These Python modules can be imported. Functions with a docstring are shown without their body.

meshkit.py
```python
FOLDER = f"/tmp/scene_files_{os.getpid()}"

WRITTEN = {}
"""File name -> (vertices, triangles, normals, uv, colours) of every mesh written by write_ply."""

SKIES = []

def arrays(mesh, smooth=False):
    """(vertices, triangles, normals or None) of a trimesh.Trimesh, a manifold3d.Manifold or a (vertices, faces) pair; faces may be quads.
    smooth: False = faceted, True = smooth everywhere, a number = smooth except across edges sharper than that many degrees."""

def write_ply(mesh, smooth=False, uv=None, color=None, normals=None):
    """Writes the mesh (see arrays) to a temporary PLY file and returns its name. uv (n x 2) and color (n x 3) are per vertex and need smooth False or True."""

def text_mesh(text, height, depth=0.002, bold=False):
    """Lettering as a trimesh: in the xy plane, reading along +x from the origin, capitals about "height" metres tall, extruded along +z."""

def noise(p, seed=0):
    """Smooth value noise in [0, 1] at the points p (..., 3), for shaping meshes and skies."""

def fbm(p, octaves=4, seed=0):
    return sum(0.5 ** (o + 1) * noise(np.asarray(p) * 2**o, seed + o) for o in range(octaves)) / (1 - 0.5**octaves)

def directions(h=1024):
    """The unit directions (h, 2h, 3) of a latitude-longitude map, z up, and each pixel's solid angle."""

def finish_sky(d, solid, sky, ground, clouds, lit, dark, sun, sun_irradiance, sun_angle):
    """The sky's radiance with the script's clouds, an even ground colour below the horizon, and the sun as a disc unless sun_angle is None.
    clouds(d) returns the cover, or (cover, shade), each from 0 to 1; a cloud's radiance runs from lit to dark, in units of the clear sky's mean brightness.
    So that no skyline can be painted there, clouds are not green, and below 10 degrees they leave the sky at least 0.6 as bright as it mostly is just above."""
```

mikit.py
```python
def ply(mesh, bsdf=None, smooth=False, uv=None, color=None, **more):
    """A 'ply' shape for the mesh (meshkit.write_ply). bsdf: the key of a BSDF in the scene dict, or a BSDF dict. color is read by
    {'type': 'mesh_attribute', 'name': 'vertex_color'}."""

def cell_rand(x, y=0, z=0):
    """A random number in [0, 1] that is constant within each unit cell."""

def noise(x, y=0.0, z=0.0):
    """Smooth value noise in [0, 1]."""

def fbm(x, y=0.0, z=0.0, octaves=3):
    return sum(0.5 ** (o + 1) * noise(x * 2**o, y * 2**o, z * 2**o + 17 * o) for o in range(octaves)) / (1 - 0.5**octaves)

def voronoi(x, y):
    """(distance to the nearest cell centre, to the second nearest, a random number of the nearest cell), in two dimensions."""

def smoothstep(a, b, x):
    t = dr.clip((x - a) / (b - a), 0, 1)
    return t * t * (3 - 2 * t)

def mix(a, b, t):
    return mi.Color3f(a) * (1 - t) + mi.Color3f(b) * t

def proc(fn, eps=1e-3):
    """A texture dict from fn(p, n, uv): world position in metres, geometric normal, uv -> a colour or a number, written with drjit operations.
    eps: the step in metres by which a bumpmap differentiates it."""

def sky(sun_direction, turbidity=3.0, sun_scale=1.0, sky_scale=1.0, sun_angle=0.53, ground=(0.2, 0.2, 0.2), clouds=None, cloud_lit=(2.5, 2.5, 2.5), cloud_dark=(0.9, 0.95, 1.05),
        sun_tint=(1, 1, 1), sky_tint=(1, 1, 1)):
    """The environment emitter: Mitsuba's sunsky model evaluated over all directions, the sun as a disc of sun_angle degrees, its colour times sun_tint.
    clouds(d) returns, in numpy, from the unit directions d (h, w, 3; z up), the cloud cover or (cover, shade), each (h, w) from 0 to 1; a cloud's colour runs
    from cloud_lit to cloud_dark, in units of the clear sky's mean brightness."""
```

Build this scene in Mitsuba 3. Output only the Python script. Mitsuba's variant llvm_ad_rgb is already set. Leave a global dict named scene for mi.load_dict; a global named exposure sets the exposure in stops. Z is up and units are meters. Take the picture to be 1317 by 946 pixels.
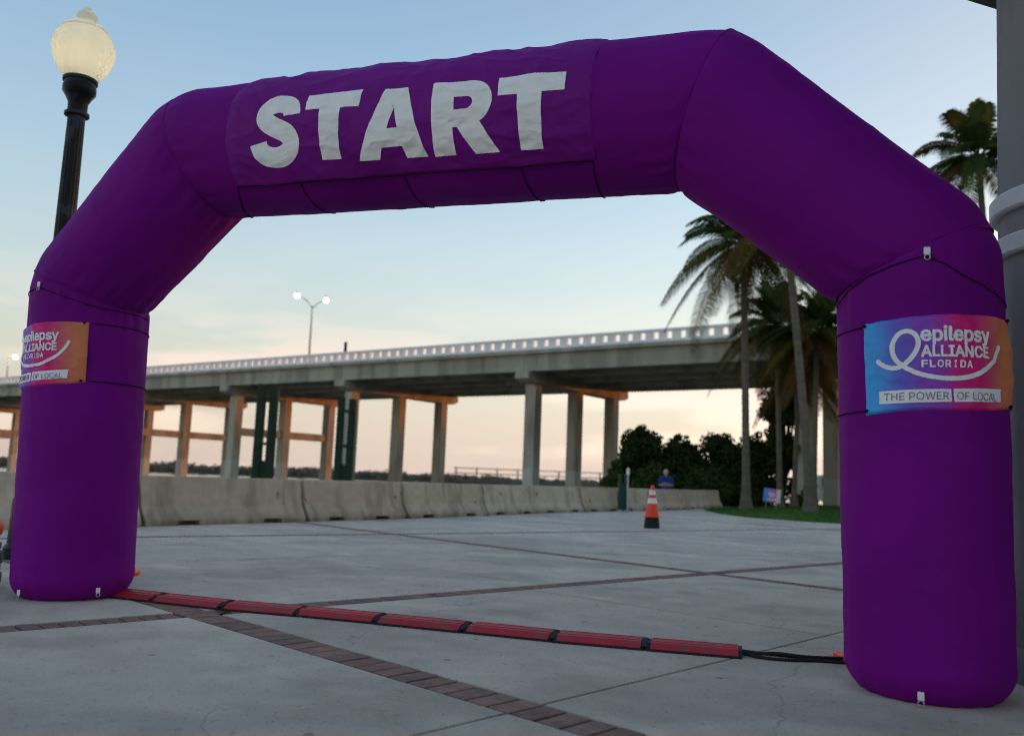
import math, numpy as np, trimesh, mitsuba as mi, mikit, meshkit
import drjit as dr
import manifold3d as m3
from shapely.geometry import Polygon, LineString, Point, box as sbox, MultiPolygon
from shapely.ops import unary_union
from mikit import proc, noise, fbm, voronoi, cell_rand, smoothstep, mix

T = mi.ScalarTransform4f
rng = np.random.default_rng(7)
scene, labels = {}, {}

# ------------------------------------------------------------------ camera, sky, exposure
PITCH, ROLL, CAM_H = math.radians(7.25), math.radians(2.2), 0.92
_f = np.array([0, math.cos(PITCH), math.sin(PITCH)])
_r0 = np.array([1.0, 0, 0]); _u0 = np.cross(_r0, _f)
_up = math.cos(ROLL) * _u0 - math.sin(ROLL) * _r0
scene['camera'] = {'type': 'thinlens', 'fov': 2 * math.degrees(math.atan(658.5 / 1120)), 'fov_axis': 'x',
                   'aperture_radius': 0.0085, 'focus_distance': 5.0, 'near_clip': 0.05, 'far_clip': 20000.0,
                   'to_world': T().look_at(origin=[0, 0, CAM_H], target=[0, float(_f[1]), CAM_H + float(_f[2])], up=[float(v) for v in _up])}


def sky_clouds(d):
    """thin, stretched sunset streaks low over the horizon"""
    el = np.degrees(np.arcsin(np.clip(d[..., 2], -1, 1)))
    az = np.arctan2(d[..., 0], d[..., 1])
    p = np.stack([az * 5.0 + el * 0.08, el * 0.55 - az * 1.2, np.zeros_like(az)], -1)
    n = meshkit.fbm(p, 5, 3)
    streak = np.clip((n - 0.47) / 0.13, 0, 1)
    band = np.exp(-((el - 5.0) / 5.0) ** 2) * 0.9 + 0.14 * np.exp(-((el - 17) / 7.0) ** 2)
    haze = 0.92 * np.exp(-(np.clip(el, 0, 90) / 10.0) ** 1.4)
    sun = np.array([0.90, 0.43, 0.055]); away = np.degrees(np.arccos(np.clip(d @ (sun / np.linalg.norm(sun)), -1, 1)))
    shade = np.clip((away - 25) / 75, 0, 1) * 0.45 + 0.5 * (1 - streak * band)
    veil = 0.50 * np.exp(-(away / 40.0) ** 2) * (0.75 + 0.5 * n)
    return np.clip(np.maximum(np.maximum(haze, streak * band), veil), 0, 0.92), np.clip(shade, 0, 1)


scene['sky'] = mikit.sky([0.90, 0.43, 0.055], turbidity=2.4, sun_scale=0.21, sky_scale=1.0, sun_angle=1.5, sun_tint=(1.0, 0.60, 0.34), sky_tint=(0.70, 0.84, 1.07),
                         clouds=sky_clouds, cloud_lit=(2.9, 2.2, 1.85), cloud_dark=(1.22, 1.02, 0.96), ground=(0.12, 0.12, 0.12))
exposure = 4.47

# ------------------------------------------------------------------ materials


def rgb(c): return {'type': 'rgb', 'value': [float(v) for v in c]}


def M(name, base, rough=0.7, spec=0.3, bump=None, bscale=1.0, two=False, **kw):
    b = {'type': 'principled', 'base_color': base if isinstance(base, dict) else rgb(base), 'roughness': rough, 'specular': spec, **kw}
    if bump is not None:
        b = {'type': 'bumpmap', 'arbitrary': bump, 'scale': bscale, 'bsdf': b}
    if two:
        b = {'type': 'twosided', 'bsdf': b}
    scene[name] = b
    return name


def concrete_fn(tone, warm):
    def fn(p, n, uv):
        a = fbm(p.x * 0.55 + 3, p.y * 0.55, p.z, 4)
        b = fbm(p.x * 5, p.y * 5, p.z * 5, 4)
        s = smoothstep(0.50, 0.68, fbm(p.x * 0.9 + 11, p.y * 1.3 + 5, 2.0, 4))
        g = noise(p.x * 160, p.y * 160, p.z * 160)
        v1, v2, vc = voronoi(p.x * 1.4, p.y * 1.4)
        gum = smoothstep(0.034, 0.022, v1) * smoothstep(0.55, 0.6, vc)
        w1, w2, wc = voronoi(p.x * 0.42 + 0.25 * fbm(p.x * 3, p.y * 3, 2.0, 3), p.y * 0.42 + 0.25 * fbm(p.x * 3 + 40, p.y * 3, 5.0, 3))
        crack = smoothstep(0.010, 0.003, w2 - w1) * smoothstep(0.55, 0.62, fbm(p.x * 0.5 + 31, p.y * 0.5, 3.0, 2))
        pit = smoothstep(0.84, 0.90, noise(p.x * 60 + 7, p.y * 60, 1.0))
        lite = smoothstep(0.54, 0.70, fbm(p.x * 1.7 + p.y * 1.5, p.y * 0.5 - p.x * 0.6 + 9, 6.0, 4))
        v = tone * (0.78 + 0.22 * a + 0.26 * (b - 0.5) + 0.14 * (g - 0.5)) * (1 - 0.17 * s) * (1 - 0.22 * pit) * (1 + 0.10 * lite) * (1 - 0.45 * gum) * (1 - 0.2 * crack)
        return mi.Color3f(v * (1 + warm), v, v * (1 - warm * 0.9))
    return fn


def concrete_bump(p, n, uv):
    return 0.0012 * fbm(p.x * 55, p.y * 55, p.z * 55, 3) + 0.002 * fbm(p.x * 6, p.y * 6, p.z * 6, 2)


for k, (t, w) in enumerate(((0.47, 0.19), (0.455, 0.195), (0.485, 0.20))):
    M(f'mat_slab_{k}', proc(concrete_fn(t, w)), 0.75, 0.25, proc(concrete_bump), 1.0)
M('mat_bed', (0.035, 0.033, 0.032), 0.95, 0.1)


def brick_fn(c):
    def fn(p, n, uv):
        v = 0.7 + 0.6 * fbm(p.x * 22, p.y * 22, p.z * 22, 3)
        d = smoothstep(0.5, 0.75, fbm(p.x * 3, p.y * 3, 4.0, 3))
        return mix(mi.Color3f(c) * v, mi.Color3f(0.13, 0.105, 0.095), 0.35 * d)
    return fn


BR = [M(f'mat_brick_{k}', proc(brick_fn(c)), 0.85, 0.2) for k, c in enumerate(((0.235, 0.140, 0.112), (0.205, 0.128, 0.108), (0.26, 0.158, 0.128)))]


def barrier_fn(tone, warm):
    def fn(p, n, uv):
        a = fbm(p.x * 1.2, p.y * 1.2, p.z * 2.0, 4)
        b = fbm(p.x * 9, p.y * 9, p.z * 9, 4)
        streak = smoothstep(0.5, 0.7, fbm(p.x * 5, p.y * 5, p.z * 0.6 + 3, 3))
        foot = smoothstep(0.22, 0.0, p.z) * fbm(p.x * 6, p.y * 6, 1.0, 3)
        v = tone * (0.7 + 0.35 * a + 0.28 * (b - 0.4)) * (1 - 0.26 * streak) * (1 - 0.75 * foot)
        return mi.Color3f(v * (1 + 1.3 * warm), v, v * (1 - 1.5 * warm))
    return fn


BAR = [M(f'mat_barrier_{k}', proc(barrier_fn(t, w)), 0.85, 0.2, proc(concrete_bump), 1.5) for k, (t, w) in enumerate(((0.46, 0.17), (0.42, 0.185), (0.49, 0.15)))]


def bridge_fn(p, n, uv):
    a = fbm(p.x * 0.5, p.y * 0.5, p.z * 0.5, 4)
    st = smoothstep(0.45, 0.7, fbm(p.x * 1.6, p.y * 1.6, p.z * 0.25, 4))
    v = 0.36 * (0.75 + 0.45 * a) * (1 - 0.30 * st)
    return mi.Color3f(v * 1.08, v * 1.0, v * 0.80)


def pier_fn(p, n, uv):
    c = bridge_fn(p, n, uv)
    paint = smoothstep(1.62, 1.58, p.z) * smoothstep(0.3, 0.5, cell_rand(p.x * 0.06 + 20, 3, 1))
    return mix(c, mi.Color3f(0.50, 0.51, 0.47), 0.55 * paint)


M('mat_girder', proc(bridge_fn), 0.85, 0.2)
M('mat_pier', proc(pier_fn), 0.85, 0.2)


def rail_fn(p, n, uv):
    v = 0.80 + 0.10 * fbm(p.x * 1.2, p.y * 1.2, p.z * 0.8, 3)
    return mi.Color3f(v, v * 0.985, v * 0.96)


M('mat_rail', proc(rail_fn), 0.7, 0.2)


def purple_fn(p, n, uv):
    v = 0.80 + 0.40 * fbm(p.x * 2.2, p.y * 2.2, p.z * 2.2, 4)
    return mi.Color3f(0.172, 0.0045, 0.212) * v


def cloth_bump(p, n, uv):
    a = fbm(p.x * 7 + p.z * 3, p.y * 7, p.z * 16, 3)
    return 0.006 * a + 0.0008 * noise(p.x * 130, p.y * 130, p.z * 130)


def sheet_bump(p, n, uv):
    q = p.x * 9 + p.z * 7
    a = dr.abs(fbm(q, p.z * 5 - p.x * 3, p.y * 3, 4) - 0.5)
    b = dr.abs(fbm(p.x * 4 - p.z * 13, p.z * 4 + p.x * 5, 5.0, 3) - 0.5)
    return -0.014 * a - 0.011 * b


M('mat_fabric', proc(purple_fn), 0.65, 0.07, proc(cloth_bump), 1.0)
M('mat_sheet', proc(purple_fn), 0.6, 0.16, proc(sheet_bump), 1.0, two=True)


def white_cloth_fn(p, n, uv):
    v = 0.88 + 0.05 * fbm(p.x * 9, p.y * 9, p.z * 9, 3)
    return mi.Color3f(v, v * 0.985, v * 0.96)


M('mat_letter', proc(white_cloth_fn), 0.7, 0.2, proc(sheet_bump), 2.2)
M('mat_print_white', (0.84, 0.83, 0.86), 0.6, 0.2)
M('mat_print_grey', (0.23, 0.18, 0.27), 0.6, 0.2)


def banner_fn(p, n, uv):
    x = uv.x + 0.05 * (uv.y - 0.5)
    c = mix((0.06, 0.38, 0.85), (0.13, 0.12, 0.58), smoothstep(0.05, 0.24, x))
    c = mix(c, mi.Color3f(0.27, 0.06, 0.50), smoothstep(0.22, 0.36, x))
    c = mix(c, mi.Color3f(0.68, 0.012, 0.20), smoothstep(0.38, 0.58, x))
    return mix(c, mi.Color3f(0.66, 0.20, 0.085), smoothstep(0.64, 0.93, x))


M('mat_banner', proc(banner_fn), 0.5, 0.25, proc(sheet_bump), 0.8, two=True)
M('mat_cord', (0.022, 0.006, 0.032), 0.8, 0.1)
M('mat_black', (0.018, 0.018, 0.02), 0.45, 0.4)
M('mat_rubber', (0.015, 0.015, 0.016), 0.7, 0.3)
M('mat_white_plastic', (0.72, 0.72, 0.70), 0.4, 0.4)
M('mat_steel', (0.45, 0.45, 0.46), 0.35, 0.5, metallic=0.8)


def ramp_fn(p, n, uv):
    v = 0.75 + 0.5 * fbm(p.x * 7, p.y * 7, p.z * 7, 4)
    d = smoothstep(0.52, 0.75, fbm(p.x * 14, p.y * 14, 3.0, 3))
    return mix(mi.Color3f(0.44, 0.020, 0.036) * v, mi.Color3f(0.16, 0.09, 0.085), 0.35 * d)


M('mat_ramp', proc(ramp_fn), 0.5, 0.35)
M('mat_orange', (0.90, 0.075, 0.022), 0.5, 0.4)
M('mat_reflective', (0.86, 0.80, 0.80), 0.4, 0.4)


def post_fn(p, n, uv):
    r = smoothstep(0.52, 0.62, fbm(p.x * 9, p.y * 9, p.z * 5, 4))  # bluish mottle in the colour stands in for reflections on the black post
    return mix((0.006, 0.007, 0.009), (0.022, 0.032, 0.042), r)


M('mat_post', proc(post_fn), 0.4, 0.15)
scene['mat_globe'] = {'type': 'principledthin', 'base_color': rgb((0.97, 0.94, 0.83)), 'roughness': 0.12, 'diff_trans': 1.3, 'spec_trans': 0.0, 'eta': 1.5}


def stucco_fn(p, n, uv):
    a = fbm(p.x * 1.5, p.y * 1.5, p.z * 0.8, 4)
    st = smoothstep(0.48, 0.7, fbm(p.x * 4, p.y * 4, p.z * 0.35, 4))
    v = 0.235 * (0.8 + 0.4 * a) * (1 - 0.3 * st) * (1 - 0.35 * smoothstep(0.6, 0.0, p.z) * fbm(p.x * 5, p.y * 5, p.z * 3, 3))
    return mi.Color3f(v * 0.98, v * 0.97, v * 1.02)


def stucco_bump(p, n, uv): return 0.0025 * fbm(p.x * 40, p.y * 40, p.z * 40, 3)


M('mat_stucco', proc(stucco_fn), 0.85, 0.2, proc(stucco_bump), 1.0)
M('mat_trim', proc(lambda p, n, uv: mi.Color3f(0.60, 0.60, 0.61) * (0.85 + 0.3 * fbm(p.x * 4, p.y * 4, p.z * 8, 4))), 0.7, 0.25)
M('mat_soffit', (0.10, 0.095, 0.09), 0.8, 0.2)


def leaf(name, c, var, trans=0.5):
    def fn(p, n, uv):
        v = 0.55 + 0.9 * fbm(p.x * 1.6, p.y * 1.6, p.z * 1.6, 3)
        return mi.Color3f(c) * v
    scene[name] = {'type': 'principledthin', 'base_color': proc(fn), 'roughness': 0.55, 'diff_trans': trans, 'spec_trans': 0.0, 'eta': 1.35}
    return name


leaf('mat_leaf_dark', (0.040, 0.058, 0.018), 1)
leaf('mat_leaf_mid', (0.055, 0.085, 0.025), 1)
leaf('mat_leaf_hazed', (0.15, 0.15, 0.12), 1)  # paler grey leaf colour stands in for haze over the river
leaf('mat_frond_green', (0.060, 0.092, 0.026), 1, 0.55)
leaf('mat_frond_yellow', (0.095, 0.085, 0.020), 1, 0.4)
leaf('mat_frond_brown', (0.100, 0.062, 0.030), 1, 0.3)
leaf('mat_grass', (0.050, 0.105, 0.018), 1, 0.5)


def bark_fn(p, n, uv):
    v = 0.12 * (0.55 + 0.9 * fbm(p.x * 3, p.y * 3, p.z * 9, 4))
    return mi.Color3f(v * 1.12, v * 0.98, v * 0.78)


M('mat_palm_bark', proc(bark_fn), 0.9, 0.1)
M('mat_bark', (0.07, 0.055, 0.042), 0.9, 0.1)


def lawn_fn(p, n, uv):
    a = fbm(p.x * 0.8, p.y * 0.8, 1.0, 4)
    b = fbm(p.x * 12, p.y * 12, 1.0, 3)
    dirt = smoothstep(0.58, 0.72, fbm(p.x * 0.7 + 4, p.y * 0.7 + 2, 7.0, 3))
    return mix(mi.Color3f(0.045, 0.095, 0.018) * (0.6 + 0.5 * a + 0.4 * b), mi.Color3f(0.13, 0.095, 0.055), 0.55 * dirt)


M('mat_lawn', proc(lawn_fn), 0.95, 0.1)
M('mat_soil', proc(lambda p, n, uv: mi.Color3f(0.07, 0.066, 0.045) * (0.6 + 0.8 * fbm(p.x, p.y, 1.0, 4))), 0.95, 0.1)
M('mat_water', (0.02, 0.03, 0.035), 0.12, 0.5, proc(lambda p, n, uv: 0.02 * fbm(p.x * 1.2, p.y * 1.2, 1.0, 3)), 1.0)
M('mat_green_wood', proc(lambda p, n, uv: mi.Color3f(0.020, 0.042, 0.026) * (0.6 + 0.9 * fbm(p.x * 3, p.y * 3, p.z * 0.7, 3))), 0.8, 0.2)
M('mat_green_paint', (0.010, 0.055, 0.035), 0.5, 0.4)
M('mat_galv', (0.42, 0.43, 0.44), 0.5, 0.4)
M('mat_skin', (0.42, 0.25, 0.18), 0.6, 0.3)
M('mat_blue_shirt', (0.020, 0.055, 0.24), 0.85, 0.1)
M('mat_trousers', (0.06, 0.065, 0.08), 0.85, 0.1)
M('mat_grey_hair', (0.50, 0.48, 0.47), 0.8, 0.2)
M('mat_car_paint', (0.62, 0.63, 0.65), 0.3, 0.5, clearcoat=0.6)
M('mat_dark_glass', (0.015, 0.02, 0.03), 0.1, 0.5)
M('mat_drum', (0.03, 0.045, 0.06), 0.5, 0.4)
M('mat_dock', (0.20, 0.18, 0.16), 0.85, 0.1)

# ------------------------------------------------------------------ helpers


def numbered(key):
    if key not in used:
        used[key] = 0
        return key
    used[key] += 1
    return f'{key}_{used[key]:03d}'


used = {}


def thing(name, label, cat, group=None):
    k = numbered(name)
    labels[k] = {'label': label, 'category': cat}
    if group: labels[k]['group'] = group
    return k


def obj(name, mesh, mat, parent=None, smooth=False, label=None, kind=None, **more):
    k = numbered(f'{parent}__{name}' if parent else name)
    scene[k] = mikit.ply(mesh, mat, smooth, **more)
    if label or kind:
        labels[k] = {}
        if label: labels[k]['label'] = label
        if kind: labels[k]['kind'] = kind
    return k


def reuse(name, parent, shape, to_world=None):
    k = numbered(f'{parent}__{name}')
    scene[k] = {**shape, **({'to_world': to_world} if to_world is not None else {})}
    return k


def cat(ms): return trimesh.util.concatenate([m for m in ms])


def tm(mani):
    m = mani.to_mesh()
    return trimesh.Trimesh(np.array(m.vert_properties)[:, :3], np.array(m.tri_verts), process=False)


def cbox(sx, sy, sz, c=(0, 0, 0), bev=0.0, rotz=0.0):
    """a box with bevelled edges, centred"""
    if bev <= 0:
        m = trimesh.creation.box((sx, sy, sz))
    else:
        pts = []
        for x in (-1, 1):
            for y in (-1, 1):
                for z in (-1, 1):
                    X, Y, Z = x * sx / 2, y * sy / 2, z * sz / 2
                    pts += [(X - x * bev, Y - y * bev, Z), (X - x * bev, Y, Z - z * bev), (X, Y - y * bev, Z - z * bev)]
        m = trimesh.convex.convex_hull(np.array(pts))
    if rotz: m.apply_transform(trimesh.transformations.rotation_matrix(rotz, [0, 0, 1]))
    m.apply_translation(c)
    return m


def tube(pts, r, sides=8, cap=True):
    p = np.asarray(pts, float)
    t = np.gradient(p, axis=0); t /= np.linalg.norm(t, axis=1, keepdims=True) + 1e-12
    a = np.cross(t[0], [0, 0, 1.0] if abs(t[0, 2]) < 0.9 else [1.0, 0, 0]); a /= np.linalg.norm(a)
    A = []
    for k in range(len(p)):
        a = a - (a @ t[k]) * t[k]; a /= np.linalg.norm(a) + 1e-12; A.append(a)
    A = np.array(A); B = np.cross(t, A); ang = np.arange(sides) * 2 * np.pi / sides
    R = np.broadcast_to(np.asarray(r, float), (len(p),))
    v = p[:, None] + R[:, None, None] * (np.cos(ang)[None, :, None] * A[:, None] + np.sin(ang)[None, :, None] * B[:, None])
    i, j = np.meshgrid(np.arange(len(p) - 1), np.arange(sides), indexing='ij')
    q = np.stack([i * sides + j, i * sides + (j + 1) % sides, (i + 1) * sides + (j + 1) % sides, (i + 1) * sides + j], -1).reshape(-1, 4)
    f = np.vstack([q[:, [0, 1, 2]], q[:, [0, 2, 3]]])
    V = v.reshape(-1, 3)
    if cap:
        n = len(V); V = np.vstack([V, p[0], p[-1]]); j = np.arange(sides); L = (len(p) - 1) * sides
        f = np.vstack([f, np.stack([(j + 1) % sides, j, j * 0 + n], 1), np.stack([L + j, L + (j + 1) % sides, j * 0 + n + 1], 1)])
    return trimesh.Trimesh(V, f, process=False)


def smooth_path(pts, n):
    p = np.asarray(pts, float)
    from scipy.interpolate import CubicSpline
    s = np.r_[0, np.cumsum(np.linalg.norm(np.diff(p, axis=0), axis=1))]
    return CubicSpline(s, p)(np.linspace(0, s[-1], n))


def lathe(prof, n=32, c=(0, 0, 0)):
    m = trimesh.creation.revolve(np.asarray(prof, float), sections=n)
    m.apply_translation(c)
    return m


def grid_mesh(P, flip=False):
    """P (a, b, 3) -> mesh"""
    a, b = P.shape[:2]
    i, j = np.meshgrid(np.arange(a - 1), np.arange(b - 1), indexing='ij')
    q = np.stack([i * b + j, (i + 1) * b + j, (i + 1) * b + j + 1, i * b + j + 1], -1).reshape(-1, 4)
    f = np.vstack([q[:, [0, 1, 2]], q[:, [0, 2, 3]]])
    if flip: f = f[:, ::-1]
    return trimesh.Trimesh(P.reshape(-1, 3), f, process=False)


def polys(g):
    return [q for q in getattr(g, 'geoms', [g]) if q.geom_type == 'Polygon' and not q.is_empty]


def slab(poly, z0, z1, bev=0.0):
    m = trimesh.creation.extrude_polygon(poly, z1 - z0, engine='earcut')
    m.apply_translation([0, 0, z0])
    return m


# ------------------------------------------------------------------ setting: water, land, plaza with slabs and brick bands
w = 9000.0
obj('river_water', (np.array([[-w, -w, -1.5], [w, -w, -1.5], [w, w, -1.5], [-w, w, -1.5]]), np.array([[0, 1, 2], [0, 2, 3]])), 'mat_water', kind='structure')
BJ = [(-9.05, 8.45), (-7.2, 10.85), (-5.42, 13.25), (-3.62, 16.11), (-2.07, 18.65), (-0.43, 21.7), (0.9, 24.4), (2.4, 27.1), (3.83, 29.24), (5.6, 31.7), (7.2, 34.6), (8.6, 37.5), (9.94, 40.45)]
seawall = [(-40, -33), (-12.2, 7.2), (-8.3, 12.2), (-5.2, 17.4), (-2.3, 22.7), (0.2, 27.5), (2.2, 30.5), (3.0, 36), (2.6, 40), (5.5, 49), (14, 57), (24, 68), (36, 92), (120, 250), (1500, 2600), (4000, 2000), (4000, -3000), (-40, -3000)]
land = Polygon(seawall)
obj('shore_ground', slab(land, -1.9, -0.17), 'mat_soil', kind='structure')
plaza_poly = Polygon([(-16, -4)] + [(-11, 5.9)] + [(x - 0.95, y + 0.65) for x, y in BJ[:-1]] + [(9.3, 41.5), (10.6, 42.5), (11.4, 41.0), (8.6, 37.0), (7.6, 34.0), (7.35, 30.5), (7.57, 27.82), (8.24, 26.75), (8.9, 25.85), (9.7, 25.4), (12, 25.1), (17, 25.4), (34, 30), (34, -12), (-16, -12)])
lawn_poly = Polygon([(11.4, 41.0), (8.6, 37.0), (7.6, 34.0), (7.35, 30.5), (7.57, 27.82), (8.24, 26.75), (8.9, 25.85), (9.7, 25.4), (12, 25.1), (17, 25.4), (34, 30), (60, 45), (50, 58), (24, 58), (15, 50)]).buffer(0)


def line(p, q, a=0.0, b=0.0):
    p, q = np.array(p, float), np.array(q, float); d = (q - p) / np.linalg.norm(q - p)
    return p - d * a, q + d * b


LA = line((-2.0, 5.742), (0.30, 3.487), 9, 6)       # band near the camera
LB = line((-2.39, 5.24), (2.06, 9.38), 7, 17)
LC = line((-3.63, 15.82), (3.16, 8.47), 3, 12)
LD = line((-4.62, 11.46), (8.13, 21.76), 3, 8)
LE = line((6.0, 23.2), (11.5, 17.0), 4, 9)
bands = {'A': (LA, 0.205), 'B': (LB, 0.19), 'C': (LC, 0.19), 'D': (LD, 0.19), 'E': (LE, 0.19)}
joints = [line((-0.31, 3.24), (2.18, 5.86), 4.5, 2.9), line((0.2, 7.55), (2.1, 5.74), 0, 3.5), line((-2.89, 11.0), (0.01, 8.19), 3.2, 0.1),
          line((-4.2, 7.6), (3.0, 14.4), 2.5, 9), line((-5.6, 2.6), (-3.1, 0.0), 2, 4), line((3.3, 12.7), (6.3, 9.3), 2.6, 5), line((-1.6, 16.6), (1.8, 12.95), 2.5, 3.5)]
cut = unary_union([LineString(l).buffer(wd / 2 + 0.007, cap_style=2) for l, wd in bands.values()] + [LineString(l).buffer(0.007, cap_style=2) for l in joints])
obj('plaza', slab(plaza_poly, -0.165, -0.028), 'mat_bed', kind='structure')
for k, q in enumerate(sorted(polys(plaza_poly.difference(cut)), key=lambda g: -g.area)):
    if q.area < 0.02: continue
    inner = q.buffer(-0.004)
    ms = [slab(q, -0.028, -0.003)] + [slab(r, -0.003, 0.0) for r in polys(inner)]
    obj('slab', cat(ms), f'mat_slab_{k % 3}', 'plaza')

for nm, (l, wd) in bands.items():
    p, q = l; L = np.linalg.norm(q - p); d = (q - p) / L; ang = math.atan2(d[1], d[0])
    step = 0.130 if nm == 'A' else 0.112
    far = []
    for k in range(int(L / step)):
        c = p + d * (k + 0.5) * step
        if not plaza_poly.contains(Point(c)): continue
        if nm != 'A' and any(LineString(bands[o][0]).distance(Point(c)) < bands[o][1] / 2 + 0.06 for o in 'AC' if o != nm): continue
        dist = math.hypot(*c)
        if c[1] < 1.0 or abs(c[0]) / max(c[1], 0.1) > 0.95: continue
        b = cbox(step - 0.016, wd - 0.006, 0.028, (0, 0, 0), 0.003)
        b.apply_transform(trimesh.transformations.euler_matrix(rng.normal(0, 0.004), rng.normal(0, 0.006), ang + rng.normal(0, 0.004)))
        b.apply_translation([c[0], c[1], -0.0145 + rng.normal(0, 0.0012)])
        near = (nm == 'A' and dist < 7.8) or (nm == 'B' and dist < 7.4)
        if near: obj('brick', b, BR[rng.integers(3)], 'plaza')
        else: far.append(b)
    if far: obj('brick_band', cat(far), BR[0], 'plaza', kind='stuff')

# lawn: a low grassy mound with blades along it
g = np.linspace(6.5, 60, 260); h = np.linspace(24.5, 58, 170)
X, Y = np.meshgrid(g, h, indexing='ij')
bd = np.array([lawn_poly.exterior.distance(Point(x, y)) if lawn_poly.contains(Point(x, y)) else -1.0 for x, y in zip(X.ravel(), Y.ravel())]).reshape(X.shape)


def lawn_z(bdv): return 0.012 + 0.19 * (1 - np.exp(-np.clip(bdv, 0, None) / 1.6))


Z = np.where(bd >= 0, lawn_z(bd) + 0.03 * (meshkit.fbm(np.stack([X * 0.6, Y * 0.6, X * 0], -1), 3) - 0.5), -0.05)
lm = grid_mesh(np.stack([X, Y, Z], -1))
lm.update_faces((np.array(bd.ravel())[lm.faces] > -0.5).any(1)); lm.remove_unreferenced_vertices()
obj('lawn', lm, 'mat_lawn', smooth=True, kind='structure')
NB = 34000
xy = np.stack([rng.uniform(7.2, 24, NB), 24.9 + rng.uniform(0, 1, NB) ** 1.5 * 18], 1)
bdv = np.array([lawn_poly.exterior.distance(Point(*p)) if lawn_poly.contains(Point(*p)) else -1 for p in xy])
xy, bdv = xy[bdv > 0.01], bdv[bdv > 0.01]
a = rng.uniform(0, 2 * np.pi, len(xy)); hgt = rng.uniform(0.03, 0.085, len(xy)); lean = rng.normal(0, 0.025, (len(xy), 2))
zb = lawn_z(bdv) - 0.015
b0 = np.stack([xy[:, 0] - 0.012 * np.cos(a), xy[:, 1] - 0.012 * np.sin(a), zb], 1); b1 = np.stack([xy[:, 0] + 0.012 * np.cos(a), xy[:, 1] + 0.012 * np.sin(a), zb], 1)
tp = np.stack([xy[:, 0] + lean[:, 0], xy[:, 1] + lean[:, 1], zb + hgt], 1)
V = np.stack([b0, b1, tp], 1).reshape(-1, 3)
obj('grass', (V, np.arange(len(V)).reshape(-1, 3)), 'mat_grass', kind='stuff')
labels['grass'].update(label='short green grass growing on the lawn under the palms', category='grass')

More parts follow.
